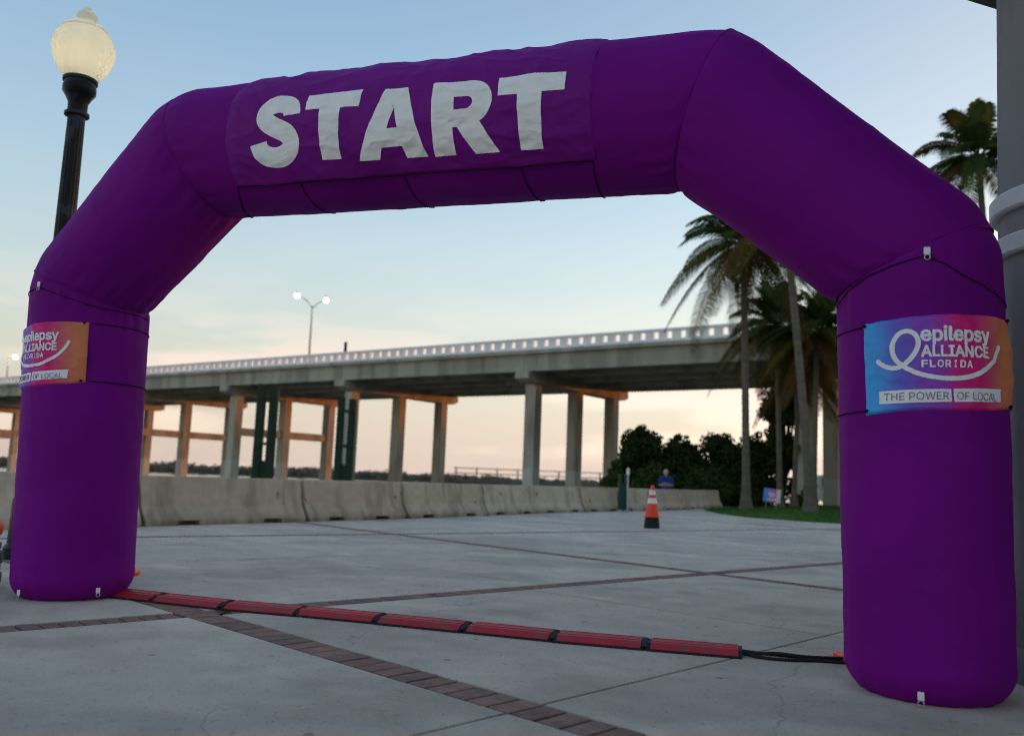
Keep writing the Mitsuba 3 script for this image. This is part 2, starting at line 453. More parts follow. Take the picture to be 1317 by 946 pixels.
# ------------------------------------------------------------------ inflatable arch
J = np.array([[-3.0048, 6.2418, 0.0], [-3.1032, 6.2808, 2.1734], [-2.1838, 5.9161, 3.0987], [1.0429, 4.6359, 2.9892], [2.0068, 4.2535, 2.0645], [2.0174, 4.2493, 0.0]])
RR = [0.392, 0.401, 0.444, 0.433, 0.381, 0.367]
EN = np.array([-0.369, -0.93, 0.0]); EN /= np.linalg.norm(EN)
SEGN = ['leg', 'shoulder', 'beam', 'shoulder', 'leg']


def seg_frame(i):
    a = J[i + 1] - J[i]; l = np.linalg.norm(a); a = a / l
    return J[i], a, l, np.cross(EN, a)


def mitre(i):
    """offsets along the axis of segment ends, per theta -> function"""
    a = J[i] - J[i - 1]; a /= np.linalg.norm(a); b = J[i + 1] - J[i]; b /= np.linalg.norm(b)
    t = a + b; return t / np.linalg.norm(t)


def disp(i, u, th):
    P = np.stack(np.broadcast_arrays(u * 1.1 + 10 * i, np.cos(th) * 0.8, np.sin(th) * 0.8), -1)
    Q = np.stack(np.broadcast_arrays(u * 5 + 10 * i, np.cos(th) * 2.5, np.sin(th) * 2.5), -1)
    S = np.stack(np.broadcast_arrays(u * 2.2 + 10 * i, th * 3.2 + 0 * u, 0 * u), -1)
    return 0.020 * (meshkit.fbm(P, 3, 5) - 0.5) + 0.010 * (meshkit.fbm(Q, 3, 6) - 0.5) + 0.004 * ((1 - np.abs(2 * meshkit.fbm(S, 2, 9) - 1)) ** 6)


def arch_pt(i, u, th, off=0.0):
    A, a, l, m = seg_frame(i)
    u, th = np.broadcast_arrays(np.asarray(u, float), np.asarray(th, float))
    r = RR[i] + (RR[i + 1] - RR[i]) * np.clip(u / l, 0, 1) + disp(i, u, th) + off
    return A + a * u[..., None] + r[..., None] * (np.cos(th)[..., None] * EN + np.sin(th)[..., None] * m)


PULL = {1: 0.035, 2: 0.040, 3: 0.013, 4: 0.050}


def arch_segment(i, nth=120):
    A, a, l, m = seg_frame(i)
    th = np.linspace(0, 2 * np.pi, nth + 1)
    # start / end u for each theta where the line of that theta meets the mitre plane
    rad0 = RR[i] * (np.cos(th)[:, None] * EN + np.sin(th)[:, None] * m); rad1 = RR[i + 1] * (np.cos(th)[:, None] * EN + np.sin(th)[:, None] * m)
    u0, u1 = np.zeros(len(th)), np.full(len(th), l)
    k0, k1 = 0 < i, i < 4
    if k0: t = mitre(i); u0 = -(rad0 @ t) / (a @ t)
    if k1: t = mitre(i + 1); u1 = l - (rad1 @ t) / (a @ t)
    s = np.linspace(0, 1, 70); s = 0.5 - 0.5 * np.cos(np.pi * s) * (0.55 + 0.45 * np.abs(np.cos(np.pi * s)))
    u = u0[None] + s[:, None] * (u1 - u0)[None]
    off = np.zeros_like(u)
    out = np.clip(np.sin(th), 0, 1)[None]
    for on, d, jn in ((k0, u - u0[None], i), (k1, u1[None] - u, i + 1)):
        if on:
            off -= (0.003 + PULL[jn] * out) * np.exp(-(d / 0.10) ** 2) + 0.005 * np.exp(-(d / 0.02) ** 2)
            inn = np.clip(-np.sin(th), 0, 1)[None]
            off += 0.007 * (inn + 0.35) * np.sin(th[None] * 27 + 2.5 * np.sin(th[None] * 5)) * np.exp(-(d / 0.16) ** 2) * (1 - np.exp(-(d / 0.03) ** 2))
    for on, d in ((i == 0, u), (i == 4, l - u)):
        if on:
            off -= 0.075 * np.clip(1 - d / 0.14, 0, 1) ** 2
            off += 0.004 * np.sin(th[None] * 22 + 2 * np.sin(th[None] * 3)) * np.exp(-(d / 0.12) ** 2)
    P = arch_pt(i, u, np.broadcast_to(th[None], u.shape), off)
    P[:, -1] = P[:, 0]
    rows = [P]
    if i == 0: rows = [np.broadcast_to(P[0].mean(0), P[:1].shape), P]
    if i == 4: rows = [P, np.broadcast_to(P[-1].mean(0), P[:1].shape)]
    mesh = grid_mesh(np.vstack(rows), flip=False)
    if i in (0, 4): mesh.vertices[:, 2] = np.maximum(mesh.vertices[:, 2], 0.004)
    mesh.merge_vertices(); mesh.update_faces(mesh.nondegenerate_faces())
    return mesh


arch = thing('inflatable_arch', 'big purple inflatable start arch standing across the plaza', 'inflatable arch')
for i in range(5):
    k = obj(SEGN[i], arch_segment(i), 'mat_fabric', arch, smooth=True)


def ring_path(i, us, ths, off, n=40):
    tt = np.linspace(0, 1, n); x = np.linspace(0, 1, len(us))
    return arch_pt(i, np.interp(tt, x, us), np.radians(np.interp(tt, x, ths)), off)


# welded seam strips at the mitres
for i in (1, 2, 3, 4):
    A, a, l, m = seg_frame(i); t = mitre(i); th = np.linspace(0, 2 * np.pi, 121)
    rad = RR[i] * (np.cos(th)[:, None] * EN + np.sin(th)[:, None] * m); u0 = -(rad @ t) / (a @ t)
    out = np.clip(np.sin(th), 0, 1)
    obj('seam', tube(arch_pt(i, u0, th, -0.009 - PULL[i] * out), 0.0045, 6, False), 'mat_fabric', arch, smooth=True)


def cord(parent, i, us, ths, off=0.003, r=0.003, name='cord'):
    return obj(name, tube(ring_path(i, us, ths, off), r, 6), 'mat_cord', parent, smooth=True)


def clip(parent, i, u, th):
    """a white webbing tab with a steel ring, lying on the tube"""
    th = math.radians(th); A, a, l, m = seg_frame(i)
    c = arch_pt(i, u, th, 0.008); nr = math.cos(th) * EN + math.sin(th) * m; tx = np.cross(nr, a)
    if i == 4: a2 = -a
    else: a2 = a
    fr = np.eye(4); fr[:3, 0] = np.cross(a2, nr); fr[:3, 1] = a2; fr[:3, 2] = nr; fr[:3, 3] = c
    tab = cbox(0.028, 0.036, 0.006, (0, 0.008, 0), 0.002); tab.apply_transform(fr)
    k = obj('tab', tab, 'mat_white_plastic', parent)
    ring = trimesh.creation.torus(0.012, 0.003, major_sections=20, minor_sections=8); ring.apply_translation([0, -0.022, 0.003]); ring.apply_transform(fr)
    obj('ring', ring, 'mat_steel', k, smooth=True)


clip(arch, 4, 0.045, 2.8); clip(arch, 0, 2.125, 5.6)
clip(arch, 0, 0.05, 5.0); clip(arch, 0, 0.05, -70.0); clip(arch, 4, 2.02, -8.3)
cord(arch, 4, [0.06, 0.10, 0.152, 0.20, 0.238, 0.26], [2.8, 15, 27, 48, 68, 130])
cord(arch, 4, [0.055, 0.09, 0.14, 0.20, 0.23], [2.8, -20, -45, -70, -90])
cord(arch, 0, [2.11, 2.07, 2.033, 1.985, 1.966, 1.96], [5, -10, -24.8, -45, -57, -120])
cord(arch, 0, [2.11, 2.10, 2.09], [5, 40, 90])

# ------------------------------------------------------------------ START sheet wrapped round the beam
RB = 0.44


def sheet_off(u, v):
    P = np.stack([u * 4.5 + v * 5, v * 2 - u * 1.2, u * 0], -1); Q = np.stack([u * 1.8 - v * 3, v * 6 + u * 2, u * 0 + 5], -1)
    rg = 1 - np.abs(2 * meshkit.fbm(P, 2, 11) - 1); rg2 = 1 - np.abs(2 * meshkit.fbm(Q, 2, 12) - 1)
    return 0.008 + 0.010 * (rg ** 3 - 0.4) + 0.009 * (rg2 ** 4 - 0.3) + 0.003 * np.exp(-((v + 0.38) / 0.03) ** 2)


banner = thing('start_banner', 'purple sheet lettered START tied round the top beam of the arch', 'banner')
uu = np.linspace(0.50, 2.93, 330); tt = np.radians(np.linspace(-52, 84, 170))
U, TH = np.meshgrid(uu, tt, indexing='ij')
U = U + 0.012 * np.sin(TH * 9) * (np.abs(U - 1.7) / 1.2) ** 4
edge = np.minimum.reduce([U - 0.50, 2.93 - U, (TH - tt[0]) * RB, (tt[-1] - TH) * RB])
scal = 0.012 * np.abs(np.sin(U * 4.2))
offs = sheet_off(U, TH * RB) * (1 - 0.75 * np.exp(-(np.clip(np.minimum(U - 0.50, 2.93 - U), 0, None) / 0.05) ** 2)) + 0.004 - 0.012 * np.exp(-(np.clip(edge, 0, None) / 0.008) ** 2)
obj('sheet', grid_mesh(arch_pt(2, U, TH + np.where(TH < -0.7, scal, 0), offs), flip=False), 'mat_sheet', banner, smooth=True)


def spline_poly(pts, width):
    return LineString(smooth_path(np.array(pts), 60)).buffer(width / 2, cap_style=2)


S_c = [(1.010, 0.022), (0.985, 0.078), (0.925, 0.098), (0.855, 0.093), (0.806, 0.060), (0.806, 0.012), (0.850, -0.030), (0.925, -0.066), (0.990, -0.110), (1.000, -0.165), (0.955, -0.212), (0.880, -0.226), (0.800, -0.205), (0.760, -0.140)]
Sp = spline_poly(S_c, 0.112)
Tp = Polygon([(1.108, 0.140), (1.492, 0.132), (1.480, 0.032), (1.352, 0.034), (1.340, -0.262), (1.212, -0.260), (1.216, 0.038), (1.112, 0.042)])
Ap = Polygon([(1.655, 0.116), (1.801, 0.112), (1.922, -0.288), (1.789, -0.288), (1.770, -0.216), (1.632, -0.216), (1.606, -0.284), (1.478, -0.280)]).difference(Polygon([(1.726, 0.012), (1.672, -0.120), (1.756, -0.120)]))
bowl = unary_union([sbox(1.976, -0.06, 2.20, 0.116), Point(2.20, 0.002).buffer(0.116)]).union(sbox(1.976, -0.292, 2.102, 0.116))
bowl = unary_union([bowl, sbox(2.0, -0.125, 2.22, 0.0), Point(2.222, -0.008).buffer(0.120)]).union(Polygon([(2.10, -0.10), (2.255, -0.10), (2.372, -0.291), (2.232, -0.293), (2.135, -0.14), (2.10, -0.14)]))
Rp = bowl.difference(unary_union([sbox(2.108, -0.052, 2.19, 0.028), Point(2.19, -0.012).buffer(0.040)]))
T2p = Polygon([(2.380, 0.112), (2.768, 0.106), (2.770, 0.004), (2.640, 0.007), (2.632, -0.294), (2.510, -0.292), (2.503, 0.007), (2.386, 0.010)])


def wrap_beam(poly):
    poly = poly.buffer(0.004, join_style=2)
    V, F = [], []
    m = cat([trimesh.creation.extrude_polygon(q, 0.002, engine='earcut') for q in polys(poly)])
    v, f = trimesh.remesh.subdivide_to_size(m.vertices, m.faces, 0.016)
    mm = trimesh.Trimesh(v, f, process=True); v = mm.vertices
    off = sheet_off(v[:, 0], v[:, 1]) + 0.005 + v[:, 2]
    return trimesh.Trimesh(arch_pt(2, v[:, 0], v[:, 1] / RB, off), mm.faces, process=False)


for q in (Sp, Tp, Ap, Rp, T2p):
    obj('letter', wrap_beam(q), 'mat_letter', banner, smooth=40)
for u, e in ((0.51, 0.30), (0.986, 0.98), (1.725, 1.725), (2.477, 2.477), (2.90, 2.86)):
    cord(banner, 2, [u, u + (e - u) * 0.5, e], [-51, -80, -110], 0.003, 0.0035)
    cord(banner, 2, [u, u], [83, 150], 0.003, 0.0035)
cord(banner, 2, [0.53, 1.7, 2.9], [-50.6, -51.2, -50.6], 0.018, 0.004)

# ------------------------------------------------------------------ sponsor banners on the legs
RL = 0.372


def text_flat(s, x0, x1, y0, y1, bold):
    m = meshkit.text_mesh(s, 1.0, 0.0014 / 0.05, bold)
    if bold:
        up = m.face_normals[:, 2] > 0.5
        g = unary_union([Polygon(m.vertices[f][:, :2]).buffer(0.001) for f in m.faces[up]]).buffer(0.022, join_style=2).simplify(0.008)
        m = cat([trimesh.creation.extrude_polygon(q, 0.028, engine='earcut') for q in polys(g)])
    lo, hi = m.bounds
    v = m.vertices.copy()
    v[:, 0] = x0 + (v[:, 0] - lo[0]) / (hi[0] - lo[0]) * (x1 - x0); v[:, 1] = y0 + (v[:, 1] - lo[1]) / (hi[1] - lo[1]) * (y1 - y0); v[:, 2] = np.where(v[:, 2] > 0.01, 0.0014, 0.0)
    return trimesh.Trimesh(v, m.faces, process=False)


swoosh = [(-0.192, 1.525), (-0.153, 1.496), (-0.106, 1.494), (-0.069, 1.519), (-0.038, 1.562), (-0.027, 1.612), (-0.049, 1.651), (-0.084, 1.657), (-0.116, 1.631), (-0.131, 1.577), (-0.119, 1.530), (-0.088, 1.498), (-0.044, 1.469), (0.025, 1.447), (0.113, 1.440), (0.212, 1.455), (0.284, 1.487), (0.345, 1.536), (0.380, 1.596)]


def sponsor(i, dz, dth, label, sgn):
    """print laid out in (x along the girth, z) as seen on the right leg"""
    k = thing('sponsor_banner', label, 'banner', None)

    def wrap(x, z, off):
        th = (np.where(x > 0, x * 0.90, x) / RL) * sgn + math.radians(dth)
        zz = z + dz
        u = zz if i == 0 else 2.0645 - zz
        P = np.stack([x * 6, z * 6, x * 0 + i * 7], -1); Q = np.stack([x * 5 + z * 9, z * 5 - x * 4, x * 0 + i * 7], -1)
        rip = 0.010 * (meshkit.fbm(P, 3, 21) - 0.4) + 0.008 * ((1 - np.abs(2 * meshkit.fbm(Q, 3, 23) - 1)) ** 3 - 0.3)
        bulge = 0.022 * np.exp(-((x - 0.50) / 0.07) ** 2) * np.sin(np.clip((z - 1.29) / 0.43, 0, 1) * np.pi)
        return arch_pt(i, u, th, off + 0.010 + rip + bulge)

    X, Zz = np.meshgrid(np.linspace(-0.272, 0.50, 150), np.linspace(0, 1, 90), indexing='ij')
    xf = (X + 0.272) / 0.772
    z0 = 1.278 + 0.04 * xf + 0.006 * np.sin(xf * 7); z1 = 1.716 + 0.026 * xf + 0.010 * np.sin(xf * np.pi) - 0.004
    Zr = z0 + (z1 - z0) * Zz
    edge = np.minimum.reduce([X + 0.272, 0.50 - X, Zr - z0, z1 - Zr])
    uv = np.stack([xf, Zz], -1).reshape(-1, 2)
    obj('sheet', grid_mesh(wrap(X, Zr, -0.014 * np.exp(-(edge / 0.006) ** 2)), flip=(sgn < 0)), 'mat_banner', k, smooth=True, uv=uv)

    def put(name, m, mat, off=0.0025):
        v, f = trimesh.remesh.subdivide_to_size(m.vertices, m.faces, 0.02)
        mm = trimesh.Trimesh(v, f, process=True); v = mm.vertices
        f = mm.faces
        obj(name, trimesh.Trimesh(wrap(v[:, 0], v[:, 1], off + v[:, 2]), f, process=False), mat, k)

    # the print: the sheet shown on the other leg reads the same way, so x runs with the reading direction
    put('emblem', cat([trimesh.creation.extrude_polygon(q, 0.0014, engine='earcut') for q in polys(LineString(smooth_path(swoosh, 120)).buffer(0.0105))]), 'mat_print_white')
    put('lettering', text_flat('epilepsy', -0.018, 0.313, 1.592, 1.680, True), 'mat_print_white')
    put('lettering', text_flat('ALLIANCE', -0.018, 0.304, 1.537, 1.592, True), 'mat_print_white')
    fl = []
    for c, x in zip('FLORIDA', np.linspace(-0.017, 0.186, 7)):
        wd = 0.010 if c == 'I' else 0.027
        fl.append(text_flat(c, x + (0.008 if c == 'I' else 0), x + wd + (0.008 if c == 'I' else 0), 1.490, 1.524, True))
    put('lettering', cat(fl), 'mat_print_white')
    zl = lambda x: 0.022 * (x + 0.2)
    sl = lambda p: Polygon([(x, z + zl(x) * 0.5) for x, z in p])
    put('print_strip', trimesh.creation.extrude_polygon(sl([(-0.194, 1.327), (0.108, 1.331), (0.108, 1.389), (-0.194, 1.387)]), 0.001, engine='earcut'), 'mat_print_white')
    put('print_strip', trimesh.creation.extrude_polygon(sl([(0.119, 1.331), (0.385, 1.340), (0.392, 1.399), (0.119, 1.390)]), 0.001, engine='earcut'), 'mat_print_white')
    for s, x0, x1 in (('THE POWER', -0.172, 0.094), ('OF LOCAL', 0.134, 0.352)):
        t = text_flat(s, x0, x1, 1.341, 1.376, False); t.vertices[:, 1] += zl(t.vertices[:, 0]) * 0.5
        put('lettering', t, 'mat_print_grey', 0.0042)
    for z in (1.700, 1.300):
        us = lambda a: (a + dz) if i == 0 else 2.0645 - a - dz
        lo = -0.262 / RL * 57.3 * sgn + dth; hi = 0.47 / RL * 57.3 * sgn + dth
        ths = np.linspace(lo, hi - 360 * sgn, 9)
        sag = [z, z - 0.004, z + 0.0, z + 0.03, z + 0.03, z + 0.03, z + 0.03, z + 0.03, z + 0.03]
        cord(k, i, [us(a) for a in sag], ths, 0.005, 0.0035)
        for x in (-0.255, 0.47):
            c = wrap(np.array(x), np.array(z + (0.03 if x > 0 else 0)), 0.006)
            kn = trimesh.creation.icosphere(1, 0.009); kn.apply_translation(c)
            obj('knot', kn, 'mat_cord', k, smooth=True)
    return k


sponsor(4, 0.0, 0.0, 'gradient sponsor banner on the right leg of the purple arch, whole text readable', 1)
sponsor(0, 0.125, 22.0, 'gradient sponsor banner on the left leg of the purple arch, wrapped partly out of sight', -1)

# ------------------------------------------------------------------ cable ramp on the ground, cables, small cones
ramp = thing('cable_ramp', 'long red cable cover of linked sections lying across the plaza under the arch', 'cable ramp')
r0, r1 = np.array([-3.40, 6.55]), np.array([1.325, 4.985])
d = (r1 - r0) / np.linalg.norm(r1 - r0); SEG = np.linalg.norm(r1 - r0) / 9
path_pts = [np.array(p) for p in ((-3.42, 6.60), (-2.90, 6.38), (-2.33, 6.16), (-1.80, 5.95), (-1.29, 5.81), (-0.745, 5.64), (-0.20, 5.45), (0.32, 5.26), (0.83, 5.12), (1.335, 4.985))]
prof = [(-0.125, 0.0), (-0.125, 0.010), (-0.075, 0.037), (-0.012, 0.041), (0.012, 0.041), (0.075, 0.037), (0.125, 0.012), (0.125, 0.0)]
for k in range(9):
    a, b = path_pts[k] + rng.normal(0, 0.006, 2), path_pts[k + 1] + rng.normal(0, 0.006, 2); dd = (b - a) / np.linalg.norm(b - a); L = np.linalg.norm(b - a); ang = math.atan2(dd[1], dd[0])

    def ext(pf, l, bev=0.0):
        m = trimesh.creation.extrude_polygon(Polygon(pf), l, engine='earcut')
        v = m.vertices.copy(); m.vertices = np.stack([v[:, 2] - l / 2, v[:, 0], v[:, 1]], 1); m.fix_normals()
        return m
    R = trimesh.transformations.rotation_matrix(ang, [0, 0, 1]); R[:2, 3] = (a + b) / 2
    lid = [(-0.121, 0.013), (-0.121, 0.017), (-0.075, 0.042), (-0.012, 0.046), (0.012, 0.046), (0.075, 0.042), (0.121, 0.017), (0.121, 0.013)]
    m = cat([ext(lid, L - 0.045)] + [ext([(x - 0.004, 0.036), (x + 0.004, 0.036), (x + 0.002, 0.048), (x - 0.002, 0.048)], L - 0.05) for x in (-0.045, 0.0, 0.045)])
    m.apply_transform(R); sec = obj('section', m, 'mat_ramp', ramp)
    base = ext(prof, L - 0.004); base.apply_transform(R); obj('base', base, 'mat_rubber', sec)
    for y in (-0.062, 0.062):
        con = cbox(0.032, 0.118, 0.009, (0, 0, 0), 0.004); con.apply_transform(trimesh.transformations.rotation_matrix(-math.copysign(0.24, y), [1, 0, 0])); con.apply_translation([L / 2 - 0.004, y, 0.0345]); con.apply_transform(R)
        if k < 8: obj('connector', con, 'mat_rubber', sec)
for k, pts in enumerate((((1.30, 5.04, 0.022), (1.42, 5.03, 0.010), (1.55, 4.99, 0.009), (1.72, 4.93, 0.009), (1.95, 4.95, 0.009), (2.3, 5.2, 0.009), (2.7, 5.2, 0.009)),
                        ((1.30, 4.98, 0.022), (1.42, 4.90, 0.009), (1.53, 4.86, 0.009), (1.70, 4.87, 0.009), (1.95, 4.83, 0.009), (2.35, 5.0, 0.009), (2.75, 5.05, 0.009)),
                        ((1.30, 5.01, 0.03), (1.40, 4.985, 0.011), (1.50, 4.94, 0.026), (1.62, 4.90, 0.024), (1.80, 4.89, 0.022), (2.2, 4.95, 0.009), (2.6, 4.85, 0.009)))):
    c = thing('power_cable', ['black cable leaving the end of the red cover, farthest of three', 'black cable leaving the end of the red cover, nearest of three', 'black cable leaving the end of the red cover, middle of three'][k], 'cable')
    obj('sheath', tube(smooth_path(pts, 50), 0.009, 8), 'mat_rubber', c, smooth=True)


def rounded_square(s, r, z0, z1, c=(0, 0), rot=0.0):
    q = sbox(-s / 2, -s / 2, s / 2, s / 2).buffer(-r).buffer(r)
    m = slab(q, z0, z1); m.apply_transform(trimesh.transformations.rotation_matrix(rot, [0, 0, 1])); m.apply_translation([c[0], c[1], 0])
    return m


def small_cone(x, y, s, label, rot):
    k = thing('marker_cone', label, 'cone', None)
    obj('base', rounded_square(0.27 * s, 0.05, 0.002, 0.028, (x, y), rot), 'mat_orange', k)
    obj('body', lathe([(0.105 * s, 0.028), (0.098 * s, 0.05), (0.025 * s, 0.44 * s), (0.018 * s, 0.455 * s), (0, 0.456 * s)], 32, (x, y, 0)), 'mat_orange', k, smooth=40)


small_cone(-3.205, 7.50, 0.95, 'small orange cone half hidden behind the left leg of the arch', 0.3)
small_cone(1.985, 4.93, 0.95, 'small orange cone with only its base showing behind the right arch leg', 0.1)

# big traffic cone in the middle distance
tc = thing('traffic_cone', 'tall orange traffic cone with two white bands and black base alone on the plaza', 'traffic cone')
cx, cy = 3.08, 18.66


def cone_r(z): return 0.150 + (0.034 - 0.150) * (z - 0.235) / (0.90 - 0.235)


obj('base', cat([lathe([(0, 0.003), (0.168, 0.003), (0.170, 0.03), (0.145, 0.235), (0, 0.235)], 8, (cx, cy, 0))]), 'mat_rubber', tc)
obj('collar', lathe([(0.10, 0.236), (0.205, 0.236), (0.205, 0.252), (0.15, 0.262)], 8, (cx, cy, 0)), 'mat_orange', tc)
obj('body', lathe([(cone_r(0.24), 0.24), (cone_r(0.89), 0.89), (0.02, 0.905), (0, 0.905)], 32, (cx, cy, 0)), 'mat_orange', tc, smooth=40)
for z0, z1 in ((0.52, 0.63), (0.70, 0.80)):
    obj('reflective_band', lathe([(cone_r(z0) + 0.001, z0), (cone_r(z0) + 0.004, z0), (cone_r(z1) + 0.004, z1), (cone_r(z1) + 0.001, z1)], 32, (cx, cy, 0)), 'mat_reflective', tc, smooth=40)

# blower at the left edge
bl = thing('air_blower', 'dark banded blower with an orange cap, cut by the left picture edge', 'blower')
bx, by = -3.83, 6.35
obj('housing', lathe([(0, 0.02), (0.21, 0.02), (0.225, 0.05), (0.225, 0.11), (0.20, 0.125), (0.20, 0.17), (0.22, 0.18), (0.22, 0.26), (0.19, 0.275), (0.19, 0.33), (0.15, 0.36), (0, 0.36)], 40, (bx, by, 0)), 'mat_black', bl, smooth=35)
obj('band', lathe([(0.201, 0.126), (0.212, 0.13), (0.212, 0.165), (0.201, 0.169)], 40, (bx, by, 0)), 'mat_drum', bl, smooth=35)
obj('band', lathe([(0.191, 0.278), (0.205, 0.282), (0.205, 0.322), (0.191, 0.328)], 40, (bx, by, 0)), 'mat_drum', bl, smooth=35)
obj('cap', lathe([(0.0, 0.362), (0.17, 0.362), (0.20, 0.385), (0.21, 0.43), (0.195, 0.475), (0.14, 0.515), (0, 0.53)], 40, (bx, by, 0)), 'mat_orange', bl, smooth=True)
for a in (0.5, 2.6, 4.7): obj('foot', cbox(0.05, 0.05, 0.03, (bx + 0.17 * math.cos(a), by + 0.17 * math.sin(a), 0.016), 0.006), 'mat_rubber', bl)

# ------------------------------------------------------------------ acorn street lamp
lx, ly = -4.53, 8.5
lp = thing('acorn_street_lamp', 'black fluted lamp post with a white acorn globe behind the left shoulder of the arch', 'street lamp')
zz = np.linspace(0.95, 4.46, 40); th = np.linspace(0, 2 * np.pi, 97)
rad = (0.112 - 0.030 * (zz - 0.95) / 3.51)[:, None] * (1 - 0.055 * np.abs(np.cos(th * 8))[None] ** 3)
obj('shaft', grid_mesh(np.stack([lx + rad * np.cos(th), ly + rad * np.sin(th), np.broadcast_to(zz[:, None], rad.shape)], -1), flip=True), 'mat_post', lp, smooth=True)
obj('base', lathe([(0, 0.0), (0.24, 0.0), (0.24, 0.10), (0.21, 0.14), (0.20, 0.55), (0.16, 0.62), (0.165, 0.70), (0.135, 0.78), (0.13, 0.96), (0, 0.96)], 32, (lx, ly, 0)), 'mat_post', lp, smooth=35)
obj('capital', lathe([(0.09, 4.40), (0.118, 4.41), (0.118, 4.44), (0.092, 4.46), (0.094, 4.55), (0.13, 4.62), (0.158, 4.66), (0.158, 4.72), (0.145, 4.73), (0.148, 4.765), (0.165, 4.77), (0.165, 4.80), (0.10, 4.80)], 40, (lx, ly, 0)), 'mat_post', lp, smooth=35)
gp = smooth_path([(0.150, 4.80), (0.190, 4.85), (0.245, 4.94), (0.285, 5.04), (0.298, 5.13), (0.278, 5.22), (0.235, 5.29), (0.208, 5.315)], 40)
rr_ = 1 + 0.012 * np.abs(np.sin(th * 12))
obj('globe', grid_mesh(np.stack([lx + gp[:, :1] * rr_ * np.cos(th), ly + gp[:, :1] * rr_ * np.sin(th), np.broadcast_to(gp[:, 1:], (40, 97))], -1), flip=True), 'mat_globe', lp, smooth=True)
obj('globe_cap', lathe(np.vstack([[(0.208, 5.315), (0.218, 5.32), (0.218, 5.34), (0.20, 5.35)], smooth_path([(0.20, 5.35), (0.15, 5.385), (0.085, 5.41), (0.072, 5.435), (0.095, 5.465), (0.100, 5.49), (0.070, 5.52), (0.05, 5.535), (0.045, 5.56), (0.0, 5.575)], 24)]), 48, (lx, ly, 0)), 'mat_globe', lp, smooth=True)
obj('lamp_holder', lathe([(0, 4.80), (0.05, 4.80), (0.05, 4.90), (0.035, 4.92), (0.035, 4.98), (0, 4.985)], 20, (lx, ly, 0)), 'mat_white_plastic', lp, smooth=35)

unseen_bulb = trimesh.creation.icosphere(2, 0.06); unseen_bulb.apply_translation([lx, ly, 5.05])
bk_ = obj('unseen_bulb', unseen_bulb, 'mat_white_plastic', lp, smooth=True); scene[bk_]['emitter'] = {'type': 'area', 'radiance': rgb((0.50, 0.42, 0.27))}  # unseen inside the globe, its glow set to brighten the globe

# ------------------------------------------------------------------ park building at the right edge
pb = thing('park_building', 'grey park building with a ringed round column and dark roof at the right edge', 'building')
ccx, ccy = 3.09, 4.54
col = obj('column', lathe([(0, 0.0), (0.50, 0.0), (0.50, 0.12), (0.475, 0.16), (0.462, 0.17), (0.462, 0.5), (0.452, 1.5), (0.440, 2.5), (0.418, 3.4), (0.405, 4.0), (0.44, 4.02), (0.46, 4.08), (0.46, 4.143), (0, 4.143)], 64, (ccx, ccy, 0)), 'mat_stucco', pb, smooth=35)
for z in (2.50, 2.26):
    obj('ring', lathe([(0.40, z - 0.052), (0.472, z - 0.052), (0.482, z - 0.042), (0.482, z + 0.042), (0.472, z + 0.052), (0.40, z + 0.052)], 64, (ccx, ccy, 0)), 'mat_trim', col, smooth=35)
eA = np.array([2.90, 5.355]); eD = np.array([0.934, 0.357]); eD /= np.linalg.norm(eD); eN = np.array([eD[1], -eD[0]])
c0 = eA - eD * 7.5
c1 = eA - eD * 1.3
roof = Polygon([c1, c0 + eD * 23, c0 + eD * 23 + eN * 7.6, c1 + eN * 7.6])
obj('roof', cat([slab(roof, 4.145, 4.5), slab(roof.buffer(0.06, join_style=2), 4.5, 4.57)]), 'mat_soffit', pb)
wl = [c0 + eD * 8.0 + eN * 0.9, c0 + eD * 22 + eN * 0.9, c0 + eD * 22 + eN * 7.3, c0 + eD * 8.9 + eN * 7.3, c0 + eD * 8.9 + eN * 2.4, c0 + eD * 8.0 + eN * 2.4]
obj('unseen_wall', slab(Polygon(wl), 0.0, 4.143), 'mat_stucco', pb)  # wall out of view, placed to darken the right arch leg and column

# ------------------------------------------------------------------ concrete road barriers
bprof = Polygon([(-0.30, 0.0), (0.30, 0.0), (0.30, 0.075), (0.17, 0.30), (0.10, 0.74), (0.085, 0.76), (-0.085, 0.76), (-0.10, 0.74), (-0.17, 0.30), (-0.30, 0.075)])


def barrier_mesh(L, seed):
    r = np.random.default_rng(seed)
    m = trimesh.creation.extrude_polygon(bprof, L, engine='earcut'); v = m.vertices.copy()
    m.vertices = np.stack([v[:, 2] - L / 2, v[:, 0], v[:, 1]], 1); m.fix_normals()
    A = m3.Manifold(m3.Mesh(np.asarray(m.vertices, np.float32), np.asarray(m.faces, np.uint32)))
    for x in (-0.27 * L, 0.27 * L):
        A = A - m3.Manifold.cube((0.42, 2.0, 0.14), True).translate((x + r.normal(0, 0.04), 0, 0.01))
    for _ in range(12):   # chipped edges
        e = r.choice([-1, 1]); A = A - m3.Manifold.sphere(r.uniform(0.04, 0.10), 8).translate((e * (L / 2 + 0.02) if r.random() < 0.6 else r.uniform(-L / 2, L / 2), -r.uniform(0.08, 0.30), 0.0 if r.random() < 0.45 else r.uniform(0.3, 0.8)))
    t = tm(A.refine_to_length(0.09))
    n = t.vertices + 50 * seed
    t.vertices = t.vertices + np.stack([meshkit.fbm(n * 3, 3, 1) - 0.5, meshkit.fbm(n * 3, 3, 2) - 0.5, 0.5 * (meshkit.fbm(n * 3, 3, 3) - 0.5)], 1) * 0.022
    t.vertices[:, 2] = np.maximum(t.vertices[:, 2], 0.002)
    return t


